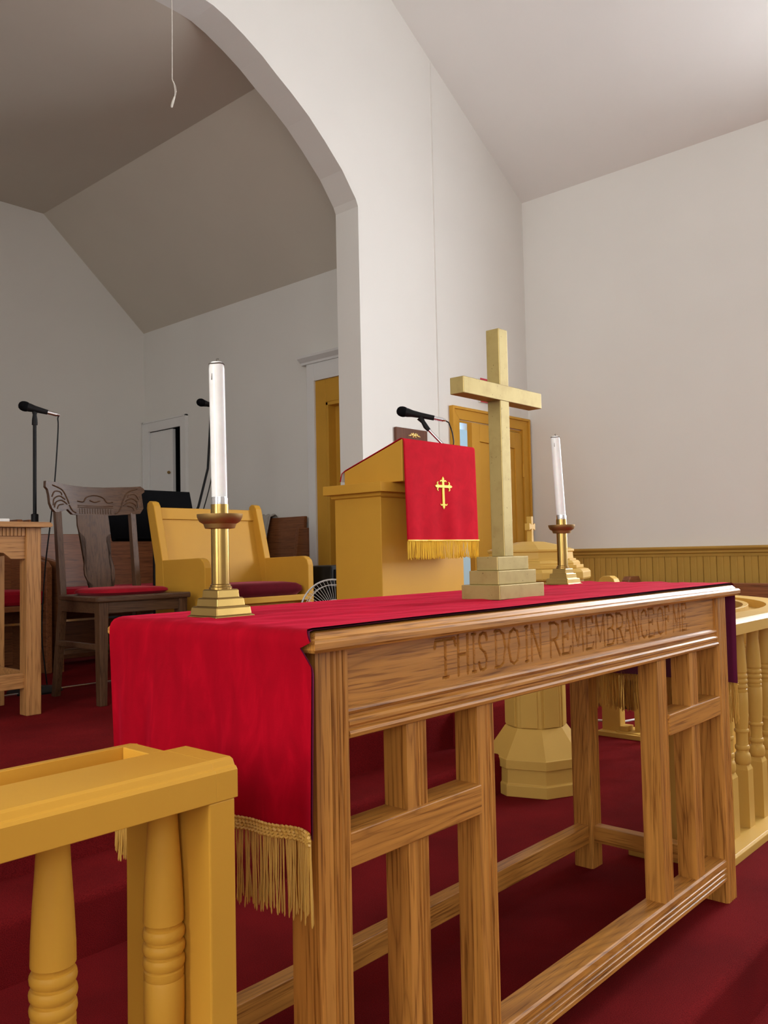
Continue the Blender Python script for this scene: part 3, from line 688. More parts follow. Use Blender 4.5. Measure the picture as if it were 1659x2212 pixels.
# ------------------------------------------------------------------ pulpit
pu = thing('pulpit', (3.0, 2.58, CH_Z), 'mustard painted box pulpit with slanted desk top under a red hanging', 'pulpit')
build('body', G().box(2.71, 3.295, 2.45, 2.73, CH_Z, 1.152), 'mustard', pu, bevel=0.003)
build('plinth', G().box(2.69, 3.315, 2.43, 2.75, CH_Z, CH_Z+0.09), 'mustard', pu, bevel=0.004)
build('cap_moulding', G().lathe([(1.0, 1.150), (1.035, 1.156), (1.04, 1.162), (1.06, 1.172)], 0, 0, 4, PI/4).xform(Matrix.Translation((3.0025, 2.59, 0)) @ Matrix.Diagonal((0.2925*1.414, 0.14*1.414*1.05, 1, 1))), 'mustard', pu)
build('cap', G().box(2.672, 3.333, 2.412, 2.768, 1.170, 1.212), 'mustard', pu, bevel=0.003)
build('desk', G().prism([(2.352, 1.212), (2.70, 1.212), (2.70, 1.278), (2.352, 1.394)], 'x', 2.745, 3.262), 'mustard', pu, bevel=0.003)

# hanging on the pulpit
pc = thing('pulpit_hanging', (3.0, 2.35, 1.0), 'bright red pulpit hanging with yellow embroidered cross and yellow fringe', 'cloth')
HX0, HX1 = 2.748, 3.264
def hang(u, v):
    # v: 0 bottom front -> 1 back hem; u across
    segs = [(2.343, 0.955), (2.345, 1.385), (2.350, 1.397), (2.362, 1.3985), (2.70, 1.2855), (2.722, 1.272), (2.734, 1.236)]
    ls = [0]
    for a, b in zip(segs[:-1], segs[1:]): ls.append(ls[-1]+math.hypot(b[0]-a[0], b[1]-a[1]))
    s = v*ls[-1]
    for k in range(len(segs)-1):
        if s <= ls[k+1]+1e-9:
            t = (s-ls[k])/(ls[k+1]-ls[k]); y = segs[k][0]+(segs[k+1][0]-segs[k][0])*t; z = segs[k][1]+(segs[k+1][1]-segs[k][1])*t; break
    x = HX0+(HX1-HX0)*u
    if z < 1.38 and y < 2.36:
        d = (1.38-z)/0.43; x += 0.012*(u-0.5)*d; y -= (0.010+0.006*math.sin(u*11+0.5)+0.004*math.sin(u*23))*d
    return (x, y, z)
build('cloth_panel', G().grid(hang, 60, 90), 'red_cloth', pc, smooth=50, fixn=False, solid=0.0025)
P = []
for k in range(150):
    x, y, z = hang((k+0.5)/150, 0); P.append((x, y+rnd.uniform(-0.002, 0.002), z+0.002))
o = build('fringe', fringe(P, 0.078, rnd, 0.0017), 'yellow_thread', pc, smooth=60); o['kind'] = 'stuff'
build('fringe_heading', G().tube([tuple(np.array(hang(k/60, 0.0))+np.array((0, -0.003, 0.003))) for k in range(61)], 0.004, 6), 'yellow_thread', pc, smooth=60)
build('hem_lining', G().grid(lambda u, v: tuple(np.array(hang(u, 0.945+0.055*v))+np.array((0, -0.0045-0.004*v, -0.002))), 20, 8), 'paper', pc, smooth=60, fixn=False)
# embroidered cross: flat stitched shapes
def emb():
    g = G(); ex, ez = 3.008, 1.200
    def Y(z): return hang((ex-HX0)/(HX1-HX0), max(0, (z-0.955)/(1.0)))[1]
    def yz(x, z):
        d = (1.38-z)/0.43; u = (x-HX0)/(HX1-HX0); return 2.3440-(0.010+0.006*math.sin(u*11+0.5)+0.004*math.sin(u*23))*d-0.0015
    def shape(pts): # pts in local (x,z)
        n = len(pts); vs = [(ex+x, yz(ex+x, ez+z)-0.0022, ez+z) for x, z in pts]+[(ex+x, yz(ex+x, ez+z)+0.002, ez+z) for x, z in pts]
        g.add(vs, [tuple(range(n)), tuple(range(2*n-1, n-1, -1))]+[(i, (i+1) % n, n+(i+1) % n, n+i) for i in range(n)])
    w = 0.0058
    shape([(-w, -0.088), (w, -0.088), (w, 0.030), (-w, 0.030)])
    shape([(-0.044, -w), (0.044, -w), (0.044, w), (-0.044, w)])
    for ang, L in ((0, 0.044), (PI, 0.044), (PI/2, 0.030), (-PI/2, 0.088)):
        c, s = math.cos(ang), math.sin(ang); R = lambda a, b: (a*c-b*s, a*s+b*c)
        shape([R(L-0.004, -w*0.8), R(L+0.004, -w*1.1), R(L+0.014, 0), R(L+0.004, w*1.1), R(L-0.004, w*0.8)])
        for sg in (1, -1):
            arc = [(L-0.006, 0.004), (L-0.001, 0.011), (L-0.002, 0.017), (L-0.008, 0.0215)]
            inn = [(L-0.0105, 0.0195), (L-0.0065, 0.016), (L-0.006, 0.0125), (L-0.011, 0.006)]
            shape([R(a, b*sg) for a, b in (arc+inn)])
    return g
build('embroidered_cross', emb(), 'bright_yellow_thread', pc)

# ------------------------------------------------------------------ microphones
def mic_parts(t, head, tail, cable, zr=1.0):
    """a handheld microphone with its grille at head, connector at tail; cable points follow"""
    h, e = Vector(head), Vector(tail); d = (e-h).normalized(); L = (e-h).length
    M = Matrix.Translation(h) @ d.to_track_quat('Z', 'Y').to_matrix().to_4x4()
    body = build('microphone', G().lathe([(0.0215, 0.018), (0.0205, 0.03), (0.0165, 0.05), (0.0135, 0.09), (0.0118, L-0.045)], 0, 0, 20).xform(M), 'black_plastic', t, smooth=40)
    build('grille', G().lathe([(0.004, -0.0245), (0.014, -0.021), (0.0215, -0.012), (0.0248, 0.0), (0.0248, 0.010), (0.0225, 0.019)], 0, 0, 20).xform(M), 'black_cloth', body, smooth=40)
    build('connector', G().lathe([(0.0095, L-0.045), (0.0095, L-0.004), (0.007, L), (0.005, L+0.012)], 0, 0, 14).xform(M), 'chrome', body, smooth=30)
    build('cable', G().tube([tuple(e+d*0.006)]+[tuple(p) for p in cable], 0.0033, 6), 'black_plastic', t, smooth=60)
def smooth_path(pts, n=8):
    P = [Vector(p) for p in pts]; P = [P[0]*2-P[1]]+P+[P[-1]*2-P[-2]]; out = []
    for i in range(1, len(P)-2):
        for k in range(n):
            t = k/n; a, b, c, d = P[i-1], P[i], P[i+1], P[i+2]
            out.append(0.5*((2*b)+(c-a)*t+(2*a-5*b+4*c-d)*t*t+(3*b-a-3*c+d)*t**3))
    out.append(P[-2]); return out
pm = thing('pulpit_microphone', (3.10, 2.45, 1.37), 'black microphone on a short chrome stem standing on top of the pulpit', 'microphone')
mic_parts(pm, (2.994, 2.562, 1.565), (3.124, 2.418, 1.521), smooth_path([(3.14, 2.40, 1.508), (3.152, 2.39, 1.46), (3.156, 2.387, 1.41), (3.150, 2.40, 1.394), (3.135, 2.412, 1.392)]))
build('clip', G().tube([(3.05, 2.50, 1.535), (3.060, 2.489, 1.514), (3.068, 2.480, 1.492), (3.078, 2.469, 1.474)], [0.0165, 0.010, 0.012, 0.0095], 12), 'black_plastic', pm, smooth=50)
build('stem', G().tube([(3.077, 2.470, 1.477), (3.1285, 2.412, 1.392)], 0.0075, 12), 'chrome', pm, smooth=50)
build('stem_base', G().lathe([(0.018, -0.002), (0.018, 0.006), (0.010, 0.012)], 3.1285, 2.412, 16, 0, 1.388), 'chrome', pm, smooth=40)

def floor_stand(name, base, ztop, label):
    x, y = base
    t = thing(name, (x, y, CH_Z), label, 'microphone stand')
    build('base', G().lathe([(0.125, 0), (0.125, 0.008), (0.11, 0.016), (0.03, 0.026), (0.018, 0.035)], x, y, 32, 0, CH_Z), 'black_plastic', t, smooth=40)
    return t
ms = floor_stand('microphone_stand', (1.93, 4.0), 1.6, 'upright black microphone stand behind the small oak side table')
build('lower_tube', G().lathe([(0.0125, 0.03), (0.0125, 0.80), (0.017, 0.80), (0.017, 0.85), (0.011, 0.853)], 1.93, 4.0, 16, 0, CH_Z), 'black_plastic', ms, smooth=30)
build('upper_tube', G().lathe([(0.0085, 0.85), (0.0085, 1.295)], 1.93, 4.0, 14, 0, CH_Z), 'black_plastic', ms, smooth=30)
build('clip', G().lathe([(0.0135, 1.285), (0.0125, 1.31), (0.009, 1.335), (0.013, 1.35), (0.014, 1.36)], 1.93, 4.0, 14, 0, CH_Z), 'black_plastic', ms, smooth=40)
mic_parts(ms, (1.885, 4.02, 1.655), (2.02, 3.95, 1.618), smooth_path([(2.022, 3.95, 1.60), (2.024, 3.95, 1.56), (2.018, 3.95, 1.45), (2.005, 3.95, 1.28), (1.99, 3.96, 1.10), (1.965, 3.97, 0.85), (1.955, 3.98, 0.55), (1.98, 3.98, 0.31)]))

ms2 = floor_stand('boom_microphone_stand', (2.98, 4.32), 1.4, 'black boom microphone stand partly hidden behind the near candle')
build('upright_tube', G().lathe([(0.011, 0.03), (0.011, 0.72)], 2.98, 4.32, 14, 0, CH_Z), 'black_plastic', ms2, smooth=30)
build('boom_tube', G().tube([(2.96, 4.32, 0.93), (3.10, 4.30, 1.215), (3.165, 4.29, 1.45), (3.19, 4.285, 1.80)], 0.0075, 10), 'black_plastic', ms2, smooth=50)
mic_parts(ms2, (3.123, 4.30, 1.858), (3.259, 4.30, 1.846), smooth_path([(3.268, 4.30, 1.83), (3.266, 4.30, 1.78), (3.235, 4.29, 1.6), (3.18, 4.29, 1.35), (3.10, 4.30, 1.10), (2.995, 4.31, 0.8), (2.99, 4.27, 0.31)]))

# music stand
mu = thing('music_stand', (2.60, 3.985, CH_Z), 'black music stand with a wide desk behind the carved chair', 'music stand')
tilt = Matrix.Translation((2.60, 3.985, 1.0)) @ Matrix.Rotation(math.radians(-16), 4, 'X')
build('desk', G().box(-0.268, 0.268, -0.004, 0.004, 0.0, 0.29).box(-0.268, 0.268, -0.05, 0.0, -0.004, 0.004).xform(tilt), 'black_cloth', mu, bevel=0.002)
build('shaft', G().lathe([(0.011, 0.06), (0.011, 0.85)], 2.60, 4.005, 14, 0, CH_Z), 'black_plastic', mu, smooth=30)
build('clamp_knob', G().tube([(2.575, 3.99, 1.08), (2.645, 3.99, 1.08)], [0.009, 0.009], 10), 'chrome', mu)
for k in range(3):
    a = 2*PI*k/3+0.4
    build('foot', G().tube([(2.60, 4.005, CH_Z+0.12), (2.60+0.10*math.cos(a), 4.005+0.10*math.sin(a), CH_Z+0.06), (2.60+0.185*math.cos(a), 4.005+0.185*math.sin(a), CH_Z+0.009)], 0.009, 8), 'black_plastic', mu, smooth=50)

# ------------------------------------------------------------------ carved chair
ch = thing('carved_chair', (2.11, 3.55, CH_Z), 'dark oak chair with carved crest, vase splat and red seat pad', 'chair')
CREST = [(1.867, 1.273), (1.917, 1.27), (1.983, 1.26), (2.067, 1.255), (2.173, 1.256), (2.319, 1.264), (2.361, 1.268), (2.38, 1.255), (2.38, 1.24), (2.363, 1.227), (2.361, 1.211), (2.368, 1.187), (2.37, 1.157), (2.352, 1.13), (2.309, 1.127), (2.296, 1.143), (2.266, 1.153), (2.248, 1.147), (2.222, 1.12), (2.172, 1.118), (2.033, 1.118), (2.002, 1.121), (1.976, 1.145), (1.956, 1.153), (1.944, 1.146), (1.939, 1.13), (1.91, 1.13), (1.894, 1.145), (1.884, 1.169), (1.881, 1.209), (1.878, 1.231), (1.864, 1.245)]
SPLAT = [(2.026, 1.121), (2.026, 1.069), (2.032, 1.041), (2.058, 1.014), (2.063, 0.99), (2.057, 0.935), (2.048, 0.864), (2.05, 0.832), (2.061, 0.808), (2.087, 0.784), (2.08, 0.725), (2.187, 0.725), (2.178, 0.784), (2.205, 0.811), (2.206, 0.86), (2.179, 0.941), (2.169, 0.99), (2.171, 1.014), (2.193, 1.03), (2.193, 1.054), (2.187, 1.121)]
def backy(z): return 3.715+0.05*max(0, (z-0.72))/0.5
def bow(x): return 0.030*(1-((x-2.122)/0.26)**2)
def flat_board(pts, th, curved):
    import bmesh
    b = bmesh.new(); vs = [b.verts.new((x, 0, z)) for x, z in pts]; f = b.faces.new(vs)
    bmesh.ops.triangulate(b, faces=[f]); bmesh.ops.subdivide_edges(b, edges=b.edges[:], cuts=2, use_grid_fill=True)
    bmesh.ops.triangulate(b, faces=b.faces[:])
    r = bmesh.ops.extrude_face_region(b, geom=b.faces[:])
    for v in [e for e in r['geom'] if isinstance(e, bmesh.types.BMVert)]: v.co.y += th
    g = G(); b.verts.index_update()
    g.v = [(v.co.x, v.co.y+backy(v.co.z)+(bow(v.co.x) if curved else 0.022)-th/2, v.co.z) for v in b.verts]
    g.f = [tuple(v.index for v in f.verts) for f in b.faces]; b.free(); return g
cres = build('crest_rail', flat_board(CREST, 0.024, True), 'dark_oak_x', ch, smooth=35)
build('splat', flat_board(SPLAT, 0.012, False), 'dark_oak_z', ch, smooth=35)
def relief():
    g = G()
    def line(pts, r=0.0032):
        P = smooth_path([(x, 0, z) for x, z in pts], 5)
        g.tube([(p.x, backy(p.z)+bow(p.x)-0.0125, p.z) for p in P], r, 6)
    for m in (lambda x: x, lambda x: 2*2.122-x):
        for pts in ([(1.90, 1.255), (1.95, 1.235), (1.975, 1.195), (1.985, 1.17)], [(1.90, 1.16), (1.905, 1.19), (1.935, 1.205), (1.965, 1.19)], [(1.905, 1.15), (1.915, 1.175), (1.945, 1.185), (1.975, 1.168)],
                    [(1.895, 1.20), (1.91, 1.225), (1.94, 1.225), (1.95, 1.21)], [(1.92, 1.145), (1.93, 1.162), (1.955, 1.168)], [(1.985, 1.165), (2.0, 1.14), (2.02, 1.128)]):
            line([(m(x), z) for x, z in pts])
    line([(2.03, 1.185), (2.06, 1.182), (2.08, 1.205), (2.122, 1.215), (2.165, 1.205), (2.185, 1.182), (2.215, 1.185)])
    line([(2.03, 1.165), (2.12, 1.163), (2.215, 1.165)], 0.0025); line([(2.03, 1.157), (2.12, 1.155), (2.215, 1.157)], 0.0025)
    line([(2.095, 1.19), (2.122, 1.182), (2.15, 1.19)])
    for k in range(13): line([(2.04+k*0.0137, 1.15), (2.04+k*0.0137, 1.137), (2.04+k*0.0137, 1.125)], 0.0026)
    return g
build('carving', relief(), 'dark_oak_x', cres, smooth=60)
for x0 in (1.912, 2.302):
    h = 0.03
    def ring(z, y, d=0.034): return [(x0, y, z), (x0+h, y, z), (x0+h, y+d, z), (x0, y+d, z)]
    g = G().hexa(ring(CH_Z, 3.77), ring(0.70, 3.705)).hexa(ring(0.70, 3.705), ring(1.135, backy(1.135)+0.002, 0.026))
    build('back_post', g, 'dark_oak_z', ch, bevel=0.002)
for x0 in (1.893, 2.295):
    build('front_leg', G().hexa([(x0+0.006, 3.345, CH_Z), (x0+0.04, 3.345, CH_Z), (x0+0.04, 3.38, CH_Z), (x0+0.006, 3.38, CH_Z)], [(x0, 3.338, 0.722), (x0+0.045, 3.338, 0.722), (x0+0.045, 3.383, 0.722), (x0, 3.383, 0.722)]), 'dark_oak_z', ch, bevel=0.003)
build('seat_frame', G().prism([(1.882, 3.325), (2.350, 3.325), (2.355, 3.345), (2.335, 3.735), (1.912, 3.735), (1.877, 3.345)], 'z', 0.722, 0.747), 'dark_oak_x', ch, bevel=0.006)
build('seat_apron', G().box(1.938, 2.295, 3.345, 3.363, 0.672, 0.722).box(1.912, 1.93, 3.38, 3.71, 0.672, 0.722).box(2.305, 2.323, 3.38, 3.71, 0.672, 0.722).box(1.942, 2.302, 3.715, 3.73, 0.672, 0.722), 'dark_oak_x', ch, bevel=0.002)
for x0 in (1.908, 2.308): build('side_stretcher', G().box(x0, x0+0.018, 3.37, 3.75, 0.515, 0.54), 'dark_oak_x', ch, bevel=0.003)
build('back_stretcher', G().box(1.94, 2.305, 3.735, 3.753, 0.47, 0.495), 'dark_oak_x', ch, bevel=0.003)
def pad(cx, cy, rx, ry, z0, z1, e=3.0, n=40, rings=6):
    g = G(); prof = [(0.90, z0), (1.0, z0+(z1-z0)*0.35), (0.985, z0+(z1-z0)*0.65), (0.90, z0+(z1-z0)*0.87), (0.7, z1-(z1-z0)*0.02), (0.3, z1)]
    vs = []
    for s, z in prof:
        for k in range(n):
            a = 2*PI*k/n; c, q = math.cos(a), math.sin(a)
            vs.append((cx+rx*s*math.copysign(abs(c)**(2/e), c), cy+ry*s*math.copysign(abs(q)**(2/e), q), z))
    fs = [(i*n+k, i*n+(k+1) % n, (i+1)*n+(k+1) % n, (i+1)*n+k) for i in range(len(prof)-1) for k in range(n)]
    fs += [tuple(range(n-1, -1, -1)), tuple((len(prof)-1)*n+k for k in range(n))]
    return g.add(vs, fs)
build('seat_pad', pad(2.115, 3.53, 0.195, 0.17, 0.747, 0.778), 'red_cushion', ch, smooth=60)

# ------------------------------------------------------------------ mustard clergy bench
be = thing('clergy_bench', (2.77, 3.55, CH_Z), 'mustard painted high backed bench with arms and maroon seat cushion', 'bench')
def arm(x0, x1):
    pts = [(3.30, CH_Z), (3.72, CH_Z), (3.72, 0.893), (3.36, 0.902), (3.335, 0.897), (3.315, 0.882), (3.305, 0.855)]
    return G().prism(pts, 'x', x0, x1)
for x0 in (2.415, 3.075):
    build('arm_panel', arm(x0, x0+0.038), 'mustard', be, bevel=0.004)
    pts = [(3.635, 0.70), (3.715, 0.70), (3.715, 0.86), (3.79, 1.16), (3.785, 1.185), (3.765, 1.197), (3.74, 1.19), (3.725, 1.17), (3.65, 0.88)]
    build('back_post', G().prism(pts, 'x', x0-0.0015, x0+0.0395), 'mustard', be, bevel=0.004)
def lean(y0, z0, y1, z1, th, x0, x1): return G().prism([(y0, z0), (y1, z1), (y1+th, z1), (y0+th, z0)], 'x', x0, x1)
build('back_panel', lean(3.665, 0.70, 3.757, 1.11, 0.018, 2.453, 3.075), 'mustard', be)
build('back_top_rail', lean(3.745, 1.105, 3.760, 1.165, 0.03, 2.453, 3.075), 'mustard', be, bevel=0.003)
build('seat_board', G().box(2.453, 3.075, 3.30, 3.68, 0.672, 0.702), 'mustard', be, bevel=0.003)
build('front_board', G().box(2.453, 3.075, 3.36, 3.38, 0.50, 0.672), 'mustard', be)
build('seat_cushion', pad(2.764, 3.485, 0.305, 0.185, 0.702, 0.772, 7), 'maroon_cushion', be, smooth=60)

# ------------------------------------------------------------------ small oak side table, far left
st = thing('side_table', (1.32, 3.6, CH_Z), 'small pale oak side table with dentil apron at the left edge', 'table')
SX0, SX1, SY0, SY1 = 0.95, 1.668, 3.40, 3.80
build('table_top', G().prism([(SX0-0.045, 1.043), (SX1+0.028, 1.043), (SX1+0.036, 1.049), (SX1+0.032, 1.058), (SX1+0.022, 1.064), (SX0-0.035, 1.064), (SX0-0.05, 1.055)], 'y', SY0-0.03, SY1+0.03), 'pale_oak_x', st)
for x0 in (SX0, SX1-0.062):
    for y0 in (SY0, SY1-0.062): build('leg', G().box(x0, x0+0.062, y0, y0+0.062, CH_Z, 1.043), 'pale_oak_z', st, bevel=0.003)
ap = [(SX0+0.06, 1.043), (SX0+0.06, 0.915), (SX0+0.12, 0.915), (SX0+0.15, 0.94), (SX0+0.20, 0.945), (SX0+0.22, 0.965), (SX0+0.359, 0.975), (SX1-0.22, 0.965), (SX1-0.20, 0.945), (SX1-0.15, 0.94), (SX1-0.12, 0.915), (SX1-0.06, 0.915), (SX1-0.06, 1.043)]
build('front_apron', G().prism(ap, 'y', SY0+0.012, SY0+0.032), 'pale_oak_x', st)
for k in range(38):
    if k == 0: d0 = build('dentil', G().box(SX0+0.065, SX0+0.077, SY0+0.004, SY0+0.012, 1.008, 1.04), 'pale_oak_z', st)
    else: share(d0, st, (k*0.0155, 0, 0))
build('back_apron', G().box(SX0+0.06, SX1-0.06, SY1-0.03, SY1-0.01, 0.93, 1.043), 'pale_oak_x', st)
for x0 in (SX0+0.015, SX1-0.035): build('side_apron', G().box(x0, x0+0.02, SY0+0.06, SY1-0.06, 0.93, 1.043), 'pale_oak_x', st)
build('front_stretcher', G().box(SX0+0.06, SX1-0.06, SY0+0.02, SY0+0.042, 0.39, 0.452), 'pale_oak_x', st, bevel=0.003)
for x0 in (SX0+0.02, SX1-0.042): build('side_stretcher', G().box(x0, x0+0.022, SY0+0.06, SY1-0.06, 0.39, 0.452), 'pale_oak_x', st, bevel=0.003)
build('back_stretcher', G().box(SX0+0.06, SX1-0.06, SY1-0.042, SY1-0.02, 0.39, 0.452), 'pale_oak_x', st, bevel=0.003)
bk = thing('open_book', (1.46, 3.55, 1.064), 'white paged book lying on the small oak side table', 'book')
build('pages', G().box(1.30, 1.565, 3.46, 3.64, 1.067, 1.080), 'paper', bk, bevel=0.003)
build('cover', G().box(1.295, 1.57, 3.455, 3.645, 1.064, 1.067), 'pew_x', bk)

# ------------------------------------------------------------------ choir pews
def pew(x0, x1, label, yb=5.0):
    t = thing('choir_pew', ((x0+x1)/2, yb-0.25, CH_Z), label, 'pew', 'choir pews along the back')
    build('back_panel', G().prism([(yb-0.03, CH_Z+0.02), (yb, CH_Z+0.02), (yb+0.005, 0.60), (yb+0.045, 1.068), (yb+0.015, 1.068), (yb-0.025, 0.60)], 'x', x0+0.03, x1-0.03), 'pew_x', t, bevel=0.004)
    build('seat_board', G().box(x0+0.03, x1-0.03, yb-0.42, yb-0.01, 0.63, 0.662), 'pew_x', t, bevel=0.004)
    build('seat_cushion', G().box(x0+0.035, x1-0.035, yb-0.425, yb-0.035, 0.662, 0.742), 'maroon_cushion' if False else 'red_cushion', t, bevel=0.02)
    build('foot_bar', G().box(x0+0.03, x1-0.03, yb-0.38, yb-0.35, 0.555, 0.567), 'chrome', t)
    for x in (x0, x1-0.035):
        pts = [(yb-0.44, CH_Z), (yb+0.06, CH_Z), (yb+0.075, 1.13), (yb+0.05, 1.15), (yb-0.08, 1.15), (yb-0.11, 1.12), (yb-0.13, 0.94), (yb-0.40, 0.90), (yb-0.44, 0.87)]
        build('end_panel', G().prism(pts, 'x', x, x+0.035), 'pew_y', t, bevel=0.004)
    return t
pew(0.80, 2.30, 'brown choir pew with red cushion seen behind the side table, left of the carved chair')
pew(2.335, 3.66, 'brown choir pew with red cushion seen through the carved chair and below the music stand')
hb = thing('hymn_sheet', (2.83, 4.93, 0.742), 'white sheet leaning upright on the choir pew behind the carved chair', 'paper')
build('sheet', G().hexa([(2.80, 4.91, 0.742), (2.87, 4.91, 0.742), (2.87, 4.914, 0.742), (2.80, 4.914, 0.742)], [(2.78, 4.965, 0.90), (2.85, 4.965, 0.90), (2.85, 4.969, 0.90), (2.78, 4.969, 0.90)]), 'paper', hb)
# pew along the chancel side wall with a throw
sp = thing('side_pew', (4.0, 4.7, CH_Z), 'brown pew back against the chancel wall beside the mustard door', 'pew')
build('back_panel', G().prism([(4.08, 0.60), (4.12, 0.60), (4.165, 1.185), (4.135, 1.185)], 'y', 4.475, 4.93), 'pew_y', sp, bevel=0.004)
build('seat_board', G().box(3.72, 4.10, 4.475, 4.93, 0.63, 0.66), 'pew_y', sp, bevel=0.004)
for y0 in (4.45, 4.93): build('end_panel', G().prism([(3.70, CH_Z), (4.17, CH_Z), (4.172, 1.10), (4.06, 1.10), (4.03, 0.9), (3.72, 0.86)], 'y', y0, y0+0.03), 'pew_x', sp, bevel=0.003)
def throw_fn(u, v):
    y = 4.80+0.2*u
    pr = [(4.05, 0.80), (4.085, 1.0), (4.118, 1.192), (4.145, 1.205), (4.172, 1.195), (4.185, 1.0)]
    s = v*(len(pr)-1); k = min(int(s), len(pr)-2); t = s-k
    return (pr[k][0]+(pr[k+1][0]-pr[k][0])*t-0.012-0.006*math.sin(u*19+v*6)-0.010*(1-v), y+0.01*math.sin(v*9), pr[k][1]+(pr[k+1][1]-pr[k][1])*t+0.006*math.sin(u*23))
th = thing('knitted_throw', (4.12, 4.9, 1.0), 'knitted throw draped over the end of the side pew behind the bench', 'blanket')
build('wool', G().grid(throw_fn, 20, 30), 'throw_wool', th, smooth=60, solid=0.008, fixn=False)
for k, mm in enumerate(('throw_red', 'black_cloth', 'throw_red')):
    u0 = 0.15+k*0.28
    build('stripe', G().grid(lambda u, v: tuple(np.array(throw_fn(u0+u*0.1, v*0.42))+np.array((-0.003, 0, 0))), 4, 12), mm, th, smooth=60, fixn=False)

# black speaker box beside the pulpit
bs = thing('speaker_cabinet', (3.42, 3.42, CH_Z), 'black speaker cabinet on the floor between the bench and the pulpit', 'speaker')
build('cabinet', G().box(3.22, 3.60, 3.28, 3.60, CH_Z, 0.845), 'black_plastic', bs, bevel=0.008)
build('grille_cloth', G().box(3.24, 3.58, 3.272, 3.285, CH_Z+0.03, 0.825), 'black_cloth', bs, bevel=0.004)

# ------------------------------------------------------------------ fan
fa = thing('floor_fan', (2.83, 2.95, CH_Z), 'white wire floor fan tucked between the bench and the pulpit', 'fan')
FC = Vector((2.885, 2.93, 0.628)); FN = Vector((-0.55, -0.83, 0.08)).normalized()
MF = Matrix.Translation(FC) @ FN.to_track_quat('Z', 'Y').to_matrix().to_4x4()
def ringpts(r, z): return [(r*math.cos(2*PI*k/48), r*math.sin(2*PI*k/48), z) for k in range(48)]
build('outer_ring', G().tube(ringpts(0.158, 0), 0.0042, 8, True).xform(MF), 'white_plastic', fa, smooth=60)
build('inner_ring', G().tube(ringpts(0.132, 0.022), 0.0022, 6, True).tube(ringpts(0.06, 0.045), 0.0022, 6, True).tube(ringpts(0.132, -0.05), 0.0012, 6, True).xform(MF), 'white_plastic', fa, smooth=60)
wire = build('grille_wire', G().tube([(0.03, 0, 0.048), (0.09, 0, 0.042), (0.135, 0, 0.022), (0.157, 0, 0.002)], 0.0009, 5), 'white_plastic', fa, smooth=60)
off = FC-Vector(fa.location)
R3 = FN.to_track_quat('Z', 'Y').to_matrix().to_4x4()
NW = 54
wire_mesh = wire.data
# spokes are shared copies turned about the fan axis
wire_base = Matrix.Translation(fa.location)
for vtx in wire_mesh.vertices: vtx.co = vtx.co+Vector(fa.location)
for k in range(NW):
    o = wire if k == 0 else wire.copy()
    if k: COL.objects.link(o); o.parent = fa
    o.matrix_local = Matrix.Translation(off) @ R3 @ Matrix.Rotation(2*PI*k/NW, 4, 'Z')
build('hub_cap', G().lathe([(0.034, 0.040), (0.034, 0.050), (0.02, 0.056)], 0, 0, 20).xform(MF), 'white_plastic', fa, smooth=40)
for k in range(4):
    a = k*PI/2
    bl = G().add([(0.02, -0.012, -0.01), (0.12, -0.045, -0.03), (0.125, 0.03, 0.005), (0.02, 0.012, 0.005), (0.02, -0.012, -0.013), (0.12, -0.045, -0.033), (0.125, 0.03, 0.002), (0.02, 0.012, 0.002)], [(0, 1, 2, 3), (7, 6, 5, 4), (0, 4, 5, 1), (1, 5, 6, 2), (2, 6, 7, 3), (3, 7, 4, 0)])
    build('blade', bl.xform(MF @ Matrix.Rotation(a, 4, 'Z')), 'black_plastic', fa)
build('motor', G().lathe([(0.02, -0.15), (0.05, -0.14), (0.055, -0.08), (0.03, -0.06)], 0, 0, 20).xform(MF), 'white_plastic', fa, smooth=40)
pb = FC-FN*0.10
build('pole', G().tube([(pb.x, pb.y, CH_Z+0.02), (pb.x, pb.y, pb.z)], 0.011, 10), 'white_plastic', fa, smooth=40)
build('base', G().lathe([(0.13, 0), (0.13, 0.012), (0.10, 0.024), (0.02, 0.034)], pb.x, pb.y, 28, 0, CH_Z), 'white_plastic', fa, smooth=40)

# ------------------------------------------------------------------ plaque, exit sign, pull cord
pl = thing('wall_plaque', (4.1, YW, 1.5), 'brown wooden plaque with gold ornament on the white wall behind the pulpit', 'plaque')
build('board', G().box(3.95, 4.258, YW-0.022, YW, 1.30, 1.689), 'plaque_wood', pl, bevel=0.006)
go = G()
for dx, dz, r in ((0, 0, .013), (.022, .002, .010), (-.022, .002, .010), (.040, -.003, .007), (-.040, -.003, .007), (.053, -.005, .004), (-.053, -.005, .004), (.012, .011, .006), (-.012, .011, .006), (.012, -.010, .006), (-.012, -.010, .006), (.03, .010, .004), (-.03, .010, .004)):
    go.lathe([(r, 0), (r*0.9, r*0.3), (r*0.5, r*0.55), (0.0005, r*0.6)], 0, 0, 10).xform(Matrix.Identity(4))
    nn = len(go.v)-40
    for i in range(nn, len(go.v)):
        x, y, z = go.v[i]; go.v[i] = (4.125+dx+x, YW-0.022-z, 1.648+dz+y)
build('ornament', go, 'gold_ornament', pl, smooth=40)
ex = thing('exit_sign', (5.0, YW, 2.03), 'white exit sign with red border and red EXIT letters, partly hidden by the cross', 'sign')
ex0, ex1, ez0, ez1 = 4.86, 5.165, 1.950, 2.120
build('face', G().box(ex0, ex1, YW-0.02, YW, ez0, ez1), 'white_plastic', ex)
fr_ = G()
for a in ((ex0, ex1, ez0, ez0+0.016), (ex0, ex1, ez1-0.016, ez1), (ex0, ex0+0.016, ez0+0.016, ez1-0.016), (ex1-0.016, ex1, ez0+0.016, ez1-0.016)): fr_.box(a[0], a[1], YW-0.026, YW-0.02, a[2], a[3])
build('border', fr_, 'red_paint', ex)
